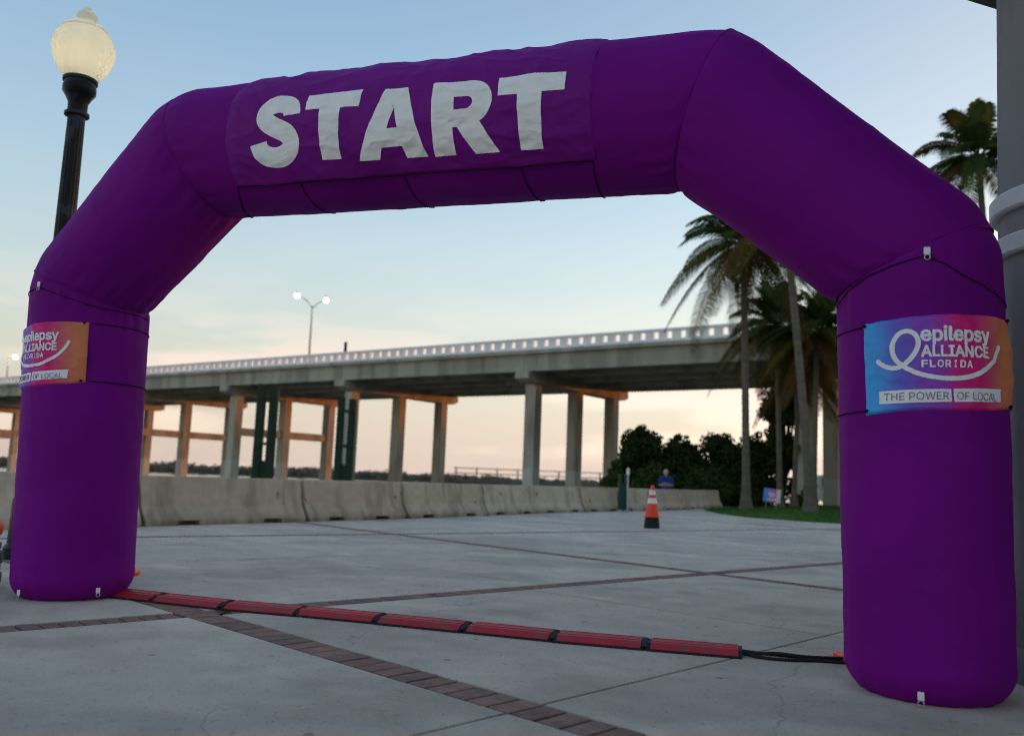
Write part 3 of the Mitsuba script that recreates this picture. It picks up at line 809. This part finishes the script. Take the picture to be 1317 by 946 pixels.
BL = ['concrete barrier cut by the left picture edge behind the arch leg', 'pale concrete barrier right of the left arch leg, nearest and longest in view', 'tan concrete barrier second from the left arch leg', 'stained tan concrete barrier with broken left end, third from the left arch leg', 'grey concrete barrier in front of the near bridge column, fourth from left',
      'concrete barrier fifth from the left arch leg, just right of the near bridge column', 'concrete barrier sixth from the left arch leg, left of the green gate post', 'concrete barrier just right of the green gate post behind the tall traffic cone', 'concrete barrier that the person in blue stands behind', 'concrete barrier second from the far end of the row', 'last concrete barrier at the far right end of the row']
for k in range(1, 12):
    a, b = np.array(BJ[k]), np.array(BJ[k + 1]); d = (b - a) / np.linalg.norm(b - a); L = np.linalg.norm(b - a) - (0.16 if k == 3 else 0.07)
    nn = np.array([-d[1], d[0]]); c = (a + b) / 2 + nn * 0.31
    m = barrier_mesh(L, k)
    m.apply_transform(trimesh.transformations.rotation_matrix(math.atan2(d[1], d[0]) + rng.normal(0, 0.012), [0, 0, 1])); m.apply_translation([c[0], c[1], 0])
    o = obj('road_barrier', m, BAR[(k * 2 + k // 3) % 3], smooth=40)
    labels[o] = {'label': BL[k - 1], 'category': 'barrier', 'group': 'concrete barriers in a row along the seawall'}

# green gate post standing in the barrier row
gp_ = thing('gate_post', 'dark green gate post with a white tipped pole standing against the barriers', 'gate post')
for dx in (-0.12, 0.10): obj('post', cbox(0.11, 0.11, 1.22, (3.80 + dx, 28.75, 0.615), 0.012), 'mat_green_paint', gp_)
obj('panel', cbox(0.105, 0.05, 0.85, (3.79, 28.75, 0.46), 0.006), 'mat_green_paint', gp_)
obj('pole', lathe([(0, 0.004), (0.03, 0.004), (0.03, 1.2), (0, 1.2)], 12, (3.925, 28.66, 0)), 'mat_galv', gp_, smooth=35)
obj('pole_tip', lathe([(0, 1.2), (0.05, 1.2), (0.055, 1.36), (0.03, 1.42), (0, 1.43)], 12, (3.925, 28.66, 0)), 'mat_white_plastic', gp_, smooth=35)
for dx in (-0.12, 0.10): obj('foot', cbox(0.16, 0.22, 0.06, (3.80 + dx, 28.75, 0.031), 0.012), 'mat_galv', gp_)

# ------------------------------------------------------------------ bridge
BP = np.array([1.355, 52.0]); BA = math.radians(-35.3); Bd = np.array([math.cos(BA), math.sin(BA)]); Bn = np.array([-Bd[1], Bd[0]])
RZ = np.array(trimesh.transformations.rotation_matrix(BA, [0, 0, 1])); RZ[:2, 3] = BP


def bmesh(m):
    m.apply_transform(RZ); return m


def btr(t, s, z=0.0):
    p = BP + Bd * t + Bn * s
    return T().translate([float(p[0]), float(p[1]), float(z)]).rotate([0, 0, 1], math.degrees(BA))


br = thing('road_bridge', 'long concrete road bridge on column piers crossing the river in the background', 'bridge')
T0, T1 = -175.0, 62.0
PT = [58.6, 44.3, 30.0, 15.7, -0.8, -16.5, -29.5, -43.5, -57.5, -72.0, -86.5, -101.0, -115.5, -130.0, -144.5, -159.0]
dk = bmesh(cbox(T1 - T0, 13.0, 0.22, ((T0 + T1) / 2, 6.3, 8.56)))
deck = obj('deck', dk, 'mat_girder', br)
for k in range(len(PT) - 1):
    a, b = PT[k + 1] + 0.02, PT[k] - 0.02
    for j, s in enumerate((0.28, 3.2, 6.3, 9.4, 12.3)):
        g = Polygon([(-0.22, 7.42), (0.22, 7.42), (0.22, 7.58), (0.10, 7.70), (0.10, 8.20), (0.24, 8.32), (0.24, 8.449), (-0.24, 8.449), (-0.24, 8.32), (-0.20, 8.2), (-0.20, 7.70), (-0.22, 7.58)])
        m = trimesh.creation.extrude_polygon(g, b - a, engine='earcut'); v = m.vertices.copy(); m.vertices = np.stack([v[:, 2] + a, v[:, 0] + s, v[:, 1]], 1); m.fix_normals()
        obj('girder', bmesh(m), 'mat_girder', br)
capm = mikit.ply(trimesh.convex.convex_hull(np.array([(x, y, z) for x in (-0.5, 0.5) for y, z in ((-0.15, 7.417), (12.75, 7.417), (-0.15, 6.98), (12.75, 6.98), (0.35, 6.78), (12.2, 6.78))])), 'mat_pier')
colm = mikit.ply(cbox(0.78, 0.78, 8.3, (0, 0, 2.63), 0.03), 'mat_pier')
strm = mikit.ply(cbox(0.5, 4.3, 0.62, (0, 0, 3.85), 0.02), 'mat_pier')
for k, t in enumerate(PT):
    pr = reuse('pier', br, capm, btr(t, 0))
    for s in (1.2, 6.2, 11.2): reuse('column', pr, colm, btr(t, s))
    if t < -20:
        for s in (3.7, 8.7): reuse('strut', pr, strm, btr(t, s))
# parapets with openings
nb = int((60 + 75) / 0.80)
par = obj('parapet', bmesh(cat([cbox(T1 - T0, 0.38, 0.17, ((T0 + T1) / 2, 0.05, 8.755), 0.01), cbox(T1 - T0, 0.30, 0.16, ((T0 + T1) / 2, 0.05, 9.34), 0.02)])), 'mat_rail', br)
balm = mikit.ply(cbox(0.50, 0.20, 0.42, (0, 0, 9.05), 0.015), 'mat_rail')
for k in range(nb): reuse('baluster', par, balm, btr(30 - k * 0.80, 0.05))
obj('parapet', bmesh(cat([cbox(T1 - T0, 0.38, 0.17, ((T0 + T1) / 2, 12.5, 8.755), 0.01), cbox(T1 - T0, 0.30, 0.16, ((T0 + T1) / 2, 12.5, 9.34), 0.02)] + [cbox(0.50, 0.20, 0.42, (30 - k * 0.80, 12.5, 9.05)) for k in range(nb)])), 'mat_rail', br, kind='stuff')
ob = [cbox(0.50, 0.20, 0.42, (30 - k * 0.80, 0.05, 9.05)) for k in range(nb, 250)]
obj('baluster_row', bmesh(cat(ob)), 'mat_rail', br, kind='stuff')

# lamps on the bridge
scene['mat_lamp_lit'] = {'type': 'diffuse', 'reflectance': rgb((0.8, 0.8, 0.75))}


def bridge_light(base, h, arms, r, label, power, col):
    k = thing('bridge_light', label, 'street light')
    x, y = base
    obj('pole', tube([(x, y, 8.67), (x, y, 8.67 + h * 0.5), (x, y, 8.67 + h)], [0.11, 0.09, 0.06], 10), 'mat_galv', k, smooth=40)
    for (dx, dy, dz) in arms:
        e = np.array([x + dx, y + dy, 8.67 + h + dz])
        obj('arm', tube(smooth_path([(x, y, 8.67 + h - 0.25), (x + dx * 0.45, y + dy * 0.45, 8.67 + h + dz * 0.65 - 0.05), e], 10), 0.045, 8), 'mat_galv', k, smooth=40)
        hd = cbox(0.34, 0.34, 0.14, e + [0, 0, r * 0.9 + 0.05], 0.03); obj('housing', hd, 'mat_galv', k)
        s = trimesh.creation.icosphere(2, r); s.apply_translation(e)
        o = obj('lamp', s, 'mat_lamp_lit', k, smooth=True); scene[o]['emitter'] = {'type': 'area', 'radiance': rgb(np.array(col) * power)}


bridge_light((-16.95, 72.0), 6.0, [(-1.5, 0.6, 0.95), (1.25, -0.6, 0.42)], 0.20, 'twin armed street light with both lamps lit above the bridge', 2.2, (1.0, 0.96, 0.86))
bridge_light((-54.2, 93.2), 3.2, [(0.9, -0.4, 0.0)], 0.24, 'lit street light over the bridge left of the left arch leg', 2.0, (1.0, 0.86, 0.66))
sp = thing('bridge_post', 'small dark marker post standing on the bridge parapet', 'post')
obj('post', cbox(0.20, 0.14, 0.70, (-11.9, 61.38, 9.772), 0.02), 'mat_black', sp)

# green fender piles in the river
for nm, (x, y, ztop, lab) in enumerate(((-16.2, 58.0, 6.45, 'pair of tall dark green fender piles, left pair in front of the bridge'), (-10.52, 56.0, 5.62, 'pair of dark green fender piles, right pair with a pale pole between'))):
    k = thing('fender_pile', lab, 'fender pile')
    for dx in ((-0.42, 0.42) if nm == 0 else (-0.36, 0.36)):
        obj('pile', cbox(0.54 if nm == 0 else 0.42, 0.5, ztop + 3, (x + dx, y, (ztop - 3) / 2 + (0.12 if dx < 0 else 0)), 0.04), 'mat_green_wood', k)
    obj('brace', cbox(0.40, 0.3, 2.6, (x, y, 0.2), 0.03), 'mat_green_wood', k)
    for z in (2.6, ztop - 0.8): obj('bolt_plate', cbox(1.1, 0.10, 0.18, (x, y - 0.31, z), 0.02), 'mat_green_wood', k)
    if nm: obj('pole', tube([(x + 0.12, y - 0.1, 1.4), (x + 0.14, y - 0.1, ztop + 0.4)], 0.10, 10), 'mat_galv', k, smooth=40)

# fishing pier behind the bridge
fp = thing('fishing_pier', 'low fishing pier with railing over the water behind the bridge columns', 'pier')
obj('deck', cbox(16, 2.0, 0.22, (3.0, 82, 0.62), 0.02), 'mat_dock', fp)
for x in np.arange(-4.8, 11, 1.9):
    obj('rail_post', cbox(0.12, 0.12, 1.1, (x, 81.1, 1.28), 0.01), 'mat_dock', fp)
for x in np.arange(-4.5, 11, 3.8): obj('pile', cbox(0.3, 0.3, 2.8, (x, 82, -0.89), 0.03), 'mat_dock', fp)
for z in (1.75, 1.3): obj('rail', cbox(16, 0.08, 0.09, (3.0, 81.0, z), 0.01), 'mat_dock', fp)

# ------------------------------------------------------------------ foliage


def leaves(centers, radii, n, size, r, flat=0.3):
    """n leaf-shaped two-triangle blades scattered in clumps"""
    idx = r.choice(len(centers), n, p=radii ** 2 / (radii ** 2).sum())
    d = r.normal(size=(n, 3)); d /= np.linalg.norm(d, axis=1, keepdims=True)
    rad = radii[idx] * r.uniform(0.25, 1.0, n) ** 0.5
    c = centers[idx] + d * rad[:, None] * [1, 1, 0.85] + r.normal(0, 0.05, (n, 3)) * radii[idx][:, None]
    nrm = d + r.normal(0, 0.6, (n, 3)) + [0, 0, flat]; nrm /= np.linalg.norm(nrm, axis=1, keepdims=True)
    t = np.cross(nrm, r.normal(size=(n, 3))); t /= np.linalg.norm(t, axis=1, keepdims=True); b = np.cross(nrm, t)
    s = size * r.uniform(0.6, 1.4, n)[:, None]
    V = np.stack([c - t * s, c - b * s * 0.42 + nrm * s * 0.1, c + t * s, c + b * s * 0.42 + nrm * s * 0.1], 1)
    i = np.arange(n)[:, None] * 4
    F = np.stack([i + [[0, 1, 2]], i + [[0, 2, 3]]], 1).reshape(-1, 3)
    return V.reshape(-1, 3), F


def broad_tree(name, x, y, z0, top, rx, label, cat_, mat, seed, n=9000, group=None, size=0.13, sparse=0.0, fill=True):
    r = np.random.default_rng(seed)
    k = thing(name, label, cat_, group)
    hh = top - z0; tr = 0.05 + 0.025 * hh
    base = np.array([x, y, z0]); fork = base + [r.normal(0, 0.15), r.normal(0, 0.15), hh * (0.25 if fill else 0.4)]
    ms = [tube(smooth_path([base - [0, 0, 0.1], base + (fork - base) * 0.5 + r.normal(0, 0.05, 3), fork], 10), np.linspace(tr * 1.35, tr * 0.85, 10), 9)]
    nc = 46
    C = []
    for q in range(nc):
        a = r.uniform(0, 2 * np.pi); e = r.uniform(0.02 if fill else 0.3, 1.0) ** 1.15; rr = rx * math.sqrt(max(0.05, 1 - (e * 0.95) ** 2)) * r.uniform(0.2, 1.0) ** 0.6
        C.append([x + rr * math.cos(a), y + rr * math.sin(a), z0 + 0.25 + (hh - 0.55) * e])
    C = np.array(C); C[0] = [x + r.normal(0, 0.2), y, top - 0.42]; rads = r.uniform(0.30, 0.75, nc) * (rx / 1.5) ** 0.7
    # loose sprigs that break the outline
    sp_ = np.array([[x + rx * 0.85 * math.cos(a) * q_, y + rx * 0.85 * math.sin(a) * q_, z0 + hh * (1.05 - 0.42 * q_ ** 2) + r.uniform(-0.15, 0.22)] for a, q_ in zip(r.uniform(0, 6.28, 22), r.uniform(0.1, 1.15, 22))])
    C = np.vstack([C, sp_]); rads = np.r_[rads, r.uniform(0.10, 0.24, 22)]
    for c in np.vstack([C[:12], sp_]):
        ms.append(tube(smooth_path([fork, (fork + c) / 2 + r.normal(0, 0.12, 3), c], 8), np.linspace(tr * 0.55, 0.012, 8), 6))
    obj('trunk', cat(ms), 'mat_bark', k, smooth=40)
    obj('crown', leaves(C, rads, n, size, r), mat, k)
    return k


broad_tree('mangrove_tree', 6.6, 44.0, -0.1, 3.45, 1.3, 'dark rounded tree at the left end of the trees behind the barriers', 'tree', 'mat_leaf_dark', 1, 11000)
broad_tree('mangrove_tree', 5.35, 43.2, -0.1, 1.7, 0.6, 'low bush left of the rounded tree behind the green gate post', 'bush', 'mat_leaf_mid', 2, 4500)
broad_tree('mangrove_tree', 8.75, 44.5, -0.1, 3.1, 1.6, 'dark tree directly behind the person in blue', 'tree', 'mat_leaf_dark', 3, 10000)
broad_tree('mangrove_tree', 10.9, 45.5, -0.1, 3.55, 1.4, 'thin topped dark tree left of the nearest palm trunk', 'tree', 'mat_leaf_dark', 4, 8000)
broad_tree('mangrove_tree', 12.4, 45.5, -0.1, 3.2, 1.6, 'dense dark tree right behind the nearest palm trunk', 'tree', 'mat_leaf_dark', 5, 10000)
broad_tree('mangrove_tree', 14.1, 45.0, -0.1, 6.0, 1.45, 'tall dark tree between the palm trunks in front of the bridge', 'tree', 'mat_leaf_dark', 6, 12000)
broad_tree('mangrove_tree', 7.0, 41.5, -0.17, 1.7, 1.1, 'lower green bush behind the tall traffic cone', 'bush', 'mat_leaf_mid', 8, 6000)
broad_tree('mangrove_tree', 9.4, 42.0, -0.17, 1.55, 1.3, 'low bush right of the person in blue', 'bush', 'mat_leaf_mid', 9, 7000)
broad_tree('mangrove_tree', 11.4, 43.0, -0.17, 1.6, 1.4, 'low dark bush beside the foot of the nearest palm', 'bush', 'mat_leaf_dark', 10, 7000)
# trees out of view on the right, placed to block the low sun
r = np.random.default_rng(33); C = []
for q in range(900):
    s = (q + r.uniform(0, 1)) / 900; pth = np.array([(78, 118), (62, 88), (46, 66), (62, 42), (66, 12), (60, -18)]); p = np.array([np.interp(s, np.linspace(0, 1, 6), pth[:, j]) for j in (0, 1)])
    C.append([p[0] + r.normal(0, 1.3), p[1] + r.normal(0, 1.3), r.uniform(0.02, 1) ** 0.9 * (8.6 if s < 0.4 else 6.3)])
obj('wood', leaves(np.array(C), r.uniform(1.4, 2.3, 900), 170000, 0.42, r), 'mat_leaf_dark', kind='stuff')
labels['wood'].update(label='trees out of view right of the lawn, placed to keep low sun off the plaza', category='wood')


def palm(x, y, top, label, seed, nf=22, fl=3.0, dead=0.25, z0=0.17, r0=0.17):
    r = np.random.default_rng(seed)
    k = thing('palm_tree', label, 'palm tree')
    pts = smooth_path([(x, y, z0 - 0.05), (x + (top[0] - x) * 0.12, y + (top[1] - y) * 0.1, z0 + 0.18 * (top[2] - z0)), (x + (top[0] - x) * 0.5, y + (top[1] - y) * 0.5, z0 + 0.58 * (top[2] - z0)), top], 120)
    s = np.linspace(0, 1, 120); rr = r0 * (0.72 + 0.75 * np.exp(-s * 22) - 0.12 * s) * (1 + 0.035 * np.sign(np.sin(s * 230)))
    tr_ = obj('trunk', tube(pts, rr, 16), 'mat_palm_bark', k, smooth=50)
    c = np.array(top)
    for q in range(nf):
        f = q / nf; az = q * 2.39996 + r.normal(0, 0.15)
        el = math.radians(80 - 104 * f ** 0.9 + r.normal(0, 7)); L = fl * r.uniform(0.85, 1.1)
        drop = (0.55 + 0.35 * f) * L
        dirh = np.array([math.cos(az), math.sin(az), 0.0])
        ss = np.linspace(0, 1, 26)[:, None]
        P = c + dirh * L * math.cos(el) * ss + np.array([0, 0, 1.0]) * (L * math.sin(el) * ss - drop * ss ** 2.2 * (0.35 + 0.65 * max(0.0, math.cos(el))))
        tg = np.gradient(P, axis=0); tg /= np.linalg.norm(tg, axis=1, keepdims=True)
        side = np.cross(tg, [0, 0, 1.0]); side /= np.linalg.norm(side, axis=1, keepdims=True) + 1e-9
        upv = np.cross(side, tg)
        V, F = [], []
        ms = tube(P, np.linspace(0.028, 0.005, 26), 5)
        n = 64
        for sgn in (-1, 1):
            for i_ in range(n):
                t_ = 0.14 + 0.86 * (i_ + r.uniform(-0.3, 0.3)) / n; t_ = min(max(t_, 0.1), 0.999)
                kx = t_ * 25; a0 = int(kx); w_ = kx - a0; a1 = min(a0 + 1, 25)
                p0 = P[a0] * (1 - w_) + P[a1] * w_; tt_ = tg[a0]; sd = side[a0] * sgn; uu_ = upv[a0]
                ll = 0.34 * fl / 1.25 * math.sin(math.pi * min(1, 0.12 + 0.86 * t_)) ** 0.7 * r.uniform(0.85, 1.1) + 0.08
                droop = (0.25 + 0.35 * f) * r.uniform(0.6, 1.3)
                d0 = sd * 0.86 + tt_ * 0.50 + uu_ * (0.16 - 0.3 * f); d1 = sd * 0.55 + tt_ * 0.45 + np.array([0, 0, -1.0]) * droop * 1.5
                d0 /= np.linalg.norm(d0); d1 /= np.linalg.norm(d1)
                mid = p0 + d0 * ll * 0.5; end = mid + d1 * ll * 0.5; wv = tt_ * 0.026
                b = len(V); V += [p0 - wv * 0.6, p0 + wv * 0.6, mid - wv, mid + wv, end]; F += [(b, b + 1, b + 3), (b, b + 3, b + 2), (b + 2, b + 3, b + 4)]
        lf = cat([trimesh.Trimesh(np.array(V), np.array(F), process=False), ms])
        mat = 'mat_frond_green'
        if f > 1 - dead: mat = 'mat_frond_brown'
        elif f > 1 - 1.9 * dead or r.random() < 0.08: mat = 'mat_frond_yellow'
        obj('frond', lf, mat, k)
    # coconuts and boots under the crown
    for q in range(7):
        a = r.uniform(0, 6.28); s_ = trimesh.creation.icosphere(2, 0.11); s_.apply_scale([1, 1, 1.2]); s_.apply_translation(c + [0.2 * math.cos(a), 0.2 * math.sin(a), -0.28 + r.normal(0, 0.08)])
        obj('coconut', s_, 'mat_frond_yellow', k, smooth=True)
    return k


palm(8.97, 33.0, (8.85, 33.1, 10.35), 'leftmost coconut palm on the lawn with wide fronds over the bridge', 1, 34, 3.25, 0.16, r0=0.20)
palm(10.33, 30.0, (9.55, 30.2, 10.6), 'leaning palm with a grey trunk just left of the right arch leg', 2, 28, 2.8, 0.2, r0=0.20)
palm(12.1, 39.0, (11.95, 39.0, 8.3), 'shorter palm with drooping brown fronds between the two front palms', 3, 34, 2.9, 0.16)
palm(13.7, 42.0, (14.0, 42.0, 6.6), 'small palm behind the leaning palm trunk', 4, 28, 2.6, 0.15)
palm(12.55, 36.0, (12.75, 36.0, 7.5), 'palm with yellowing fronds close beside the right arch leg', 5, 34, 2.7, 0.18)
palm(16.9, 30.0, (16.45, 30.0, 13.0), 'tall palm rising behind the right shoulder of the arch', 6, 26, 2.75, 0.04)

# ------------------------------------------------------------------ yard sign
ys = thing('yard_sign', 'small blue and pink yard sign stuck in the lawn between palms', 'sign')
sx, sy = 9.80, 32.7
X, Zq = np.meshgrid(np.linspace(-0.33, 0.33, 12), np.linspace(0.30, 0.80, 8), indexing='ij')
Rs = trimesh.transformations.rotation_matrix(0.12, [0, 0, 1]) @ trimesh.transformations.rotation_matrix(0.10, [0, 1, 0]); Rs[:3, 3] = [sx, sy, 0.13]


def sign_fn(p, n, uv):
    c = mix((0.10, 0.30, 0.75), (0.70, 0.12, 0.42), smoothstep(0.25, 0.55, uv.x))
    return mix(c, mi.Color3f(0.75, 0.66, 0.66), smoothstep(0.66, 0.8, uv.x))


M('mat_sign', proc(sign_fn), 0.5, 0.3, two=True)
fr = grid_mesh(np.stack([X, X * 0 - 0.004, Zq], -1)); fr.apply_transform(Rs)
obj('panel', fr, 'mat_sign', ys, uv=np.stack([(X.ravel() + 0.33) / 0.66, (Zq.ravel() - 0.3) / 0.5], 1), smooth=True)
bk = cbox(0.66, 0.005, 0.50, (0, 0.0015, 0.55)); bk.apply_transform(Rs); obj('backing', bk, 'mat_white_plastic', ys)
pr_ = cat([cbox(0.26, 0.002, 0.05, (-0.04, -0.0065, 0.62)), cbox(0.20, 0.002, 0.05, (-0.02, -0.0065, 0.53)), cbox(0.36, 0.002, 0.04, (0.0, -0.0065, 0.40))]); pr_.apply_transform(Rs); obj('print', pr_, 'mat_print_white', ys)
for dx in (-0.2, 0.2):
    st = cbox(0.012, 0.012, 0.5, (dx, 0.012, 0.18)); st.apply_transform(Rs); obj('stake', st, 'mat_steel', ys)

# ------------------------------------------------------------------ person behind the barrier
pe = thing('person', 'person with pale hair and blue shirt standing behind the barriers with folded arms', 'person')
px_, py_, pz_ = 5.98, 33.2, -0.17


def bones(bl, refine=0.03, it=8):
    A = None
    for (a, ra, b, rb) in bl:
        h = m3.Manifold.batch_hull([m3.Manifold.sphere(ra, 16).translate(tuple(map(float, a))), m3.Manifold.sphere(rb, 16).translate(tuple(map(float, b)))])
        A = h if A is None else A + h
    t = tm(A.refine_to_length(refine)); t.merge_vertices()
    trimesh.smoothing.filter_taubin(t, iterations=it)
    t.apply_translation([px_, py_, pz_])
    return t


sh, hp = 1.36, 0.88
body = [((-0.10, 0, 0.05), 0.045, (-0.10, -0.02, 0.45), 0.055), ((-0.10, -0.02, 0.45), 0.06, (-0.09, 0, 0.84), 0.085), ((0.10, 0, 0.05), 0.045, (0.10, -0.02, 0.45), 0.055), ((0.10, -0.02, 0.45), 0.06, (0.09, 0, 0.84), 0.085),
        ((-0.10, 0.02, 0.035), 0.04, (-0.11, -0.16, 0.03), 0.034), ((0.10, 0.02, 0.035), 0.04, (0.11, -0.16, 0.03), 0.034),
        ((-0.07, 0, hp), 0.11, (0.07, 0, hp), 0.11), ((0, 0, hp), 0.13, (0, 0, 1.08), 0.12), ((-0.06, 0, 1.08), 0.11, (-0.13, 0, sh - 0.03), 0.09), ((0.06, 0, 1.08), 0.11, (0.13, 0, sh - 0.03), 0.09), ((-0.15, 0, sh), 0.06, (0.15, 0, sh), 0.06),
        ((0, 0, sh), 0.055, (0, -0.01, 1.47), 0.05), ((0, -0.015, 1.52), 0.085, (0, -0.015, 1.57), 0.082), ((0, -0.06, 1.475), 0.045, (0, -0.04, 1.52), 0.07), ((0, -0.10, 1.535), 0.014, (0, -0.09, 1.57), 0.010), ((-0.085, 0, 1.54), 0.016, (-0.085, 0.005, 1.565), 0.018), ((0.085, 0, 1.54), 0.016, (0.085, 0.005, 1.565), 0.018)]
for sgn in (-1, 1):
    body += [((sgn * 0.185, 0, sh - 0.01), 0.055, (sgn * 0.24, -0.04, 1.08), 0.042), ((sgn * 0.24, -0.04, 1.08), 0.040, (-sgn * 0.02, -0.20 - 0.03 * sgn, 1.10 + 0.03 * sgn), 0.028)]
    hb = np.array([-sgn * 0.02, -0.20 - 0.03 * sgn, 1.10 + 0.03 * sgn])
    body += [(hb, 0.026, hb + [-sgn * 0.09, 0.0, 0.005], 0.024)]
    for f_ in range(4): body += [(hb + [-sgn * 0.085, -0.012, -0.03 + 0.02 * f_], 0.009, hb + [-sgn * (0.15 + 0.012 * (f_ in (1, 2))), 0.015, -0.03 + 0.02 * f_], 0.007)]
    body += [(hb + [-sgn * 0.03, -0.01, 0.025], 0.010, hb + [-sgn * 0.08, -0.02, 0.055], 0.008)]
obj('body', bones(body, 0.02, 6), 'mat_skin', pe, smooth=True)
shirt = [((-0.07, 0, 0.86), 0.135, (0.07, 0, 0.86), 0.135), ((0, 0, 0.86), 0.15, (0, 0, 1.08), 0.14), ((-0.06, 0, 1.08), 0.128, (-0.13, 0, sh - 0.03), 0.105), ((0.06, 0, 1.08), 0.128, (0.13, 0, sh - 0.03), 0.105), ((-0.15, 0, sh), 0.072, (0.15, 0, sh), 0.072)]
for sgn in (-1, 1): shirt += [((sgn * 0.185, 0, sh - 0.01), 0.068, (sgn * 0.235, -0.035, 1.13), 0.060)]
obj('shirt', bones(shirt, 0.03, 5), 'mat_blue_shirt', pe, smooth=True)
tr2 = []
for sgn in (-1, 1): tr2 += [((sgn * 0.10, 0, 0.09), 0.062, (sgn * 0.10, -0.02, 0.45), 0.070), ((sgn * 0.10, -0.02, 0.45), 0.072, (sgn * 0.085, 0, 0.80), 0.105)]
obj('trousers', bones(tr2 + [((-0.07, 0, 0.84), 0.122, (0.07, 0, 0.84), 0.122)], 0.03, 5), 'mat_trousers', pe, smooth=True)
obj('hair', bones([((0, 0.02, 1.585), 0.088, (0, 0.03, 1.56), 0.088), ((0, -0.035, 1.615), 0.055, (0, 0.02, 1.60), 0.075)], 0.03, 4), 'mat_grey_hair', pe, smooth=True)

# ------------------------------------------------------------------ parked van far behind
van = thing('parked_van', 'pale van with dark windows parked far behind beside the right arch leg', 'van')
vx, vy, vr = 22.9, 60.5, 0.25
side = Polygon([(-2.3, 0.35), (2.2, 0.35), (2.3, 0.6), (2.25, 1.0), (1.5, 1.18), (0.95, 1.95), (0.6, 2.08), (-2.1, 2.08), (-2.3, 1.9)]).buffer(-0.06).buffer(0.06)


def vset(m):
    m.apply_transform(trimesh.transformations.rotation_matrix(vr, [0, 0, 1])); m.apply_translation([vx, vy, -0.1]); return m


def vext(poly, y0, y1):
    m = trimesh.creation.extrude_polygon(poly, y1 - y0, engine='earcut'); v = m.vertices.copy()
    m.vertices = np.stack([v[:, 0], v[:, 2] + y0, v[:, 1]], 1); m.fix_normals(); return m


bodyv = obj('body', vset(vext(side, -0.92, 0.92)), 'mat_car_paint', van, smooth=30)
for (a, b) in ((-2.0, -1.0), (-0.9, 0.0), (0.1, 0.85)):
    for y0, y1 in ((-0.935, -0.921), (0.921, 0.935)):
        obj('window', vset(vext(Polygon([(a, 1.25), (b + (0.35 if b > 0.5 else 0), 1.25), (b, 1.88), (a, 1.88)]), y0, y1)), 'mat_dark_glass', van)
for x in (-1.5, 1.45):
    for y in (-0.82, 0.82):
        wm = trimesh.creation.cylinder(0.36, 0.24, 28); wm.apply_transform(trimesh.transformations.rotation_matrix(math.pi / 2, [1, 0, 0])); wm.apply_translation([x, y, 0.36])
        wh = obj('wheel', vset(wm), 'mat_rubber', van, smooth=35)
        rm = trimesh.creation.cylinder(0.20, 0.26, 20); rm.apply_transform(trimesh.transformations.rotation_matrix(math.pi / 2, [1, 0, 0])); rm.apply_translation([x, y, 0.36]); obj('rim', vset(rm), 'mat_galv', wh, smooth=35)

# ------------------------------------------------------------------ far shore across the river
r = np.random.default_rng(5); C = []
for q in range(900):
    a = r.uniform(-0.62, 0.10); R_ = r.uniform(330, 420)
    hmax = 0.3 + 1.9 * meshkit.fbm(np.array([[a * 14, 0, 0]]), 3, 4)[0] ** 1.5
    C.append([R_ * math.sin(a), R_ * math.cos(a), -1.5 + r.uniform(0, 1) * (hmax + 1.0)])
obj('far_shore_wood', leaves(np.array(C), r.uniform(1.4, 3.0, 900), 26000, 0.9, r), 'mat_leaf_hazed', kind='stuff')
labels['far_shore_wood'].update(label='low line of trees on the far shore of the river', category='wood')
sh_ = [(R_ * math.sin(a), R_ * math.cos(a)) for R_, aa in ((325, np.linspace(-0.8, 0.2, 40)), (2500, np.linspace(0.2, -0.8, 40))) for a in aa]
obj('far_shore', slab(Polygon(sh_), -1.7, -1.0), 'mat_soil', kind='structure')
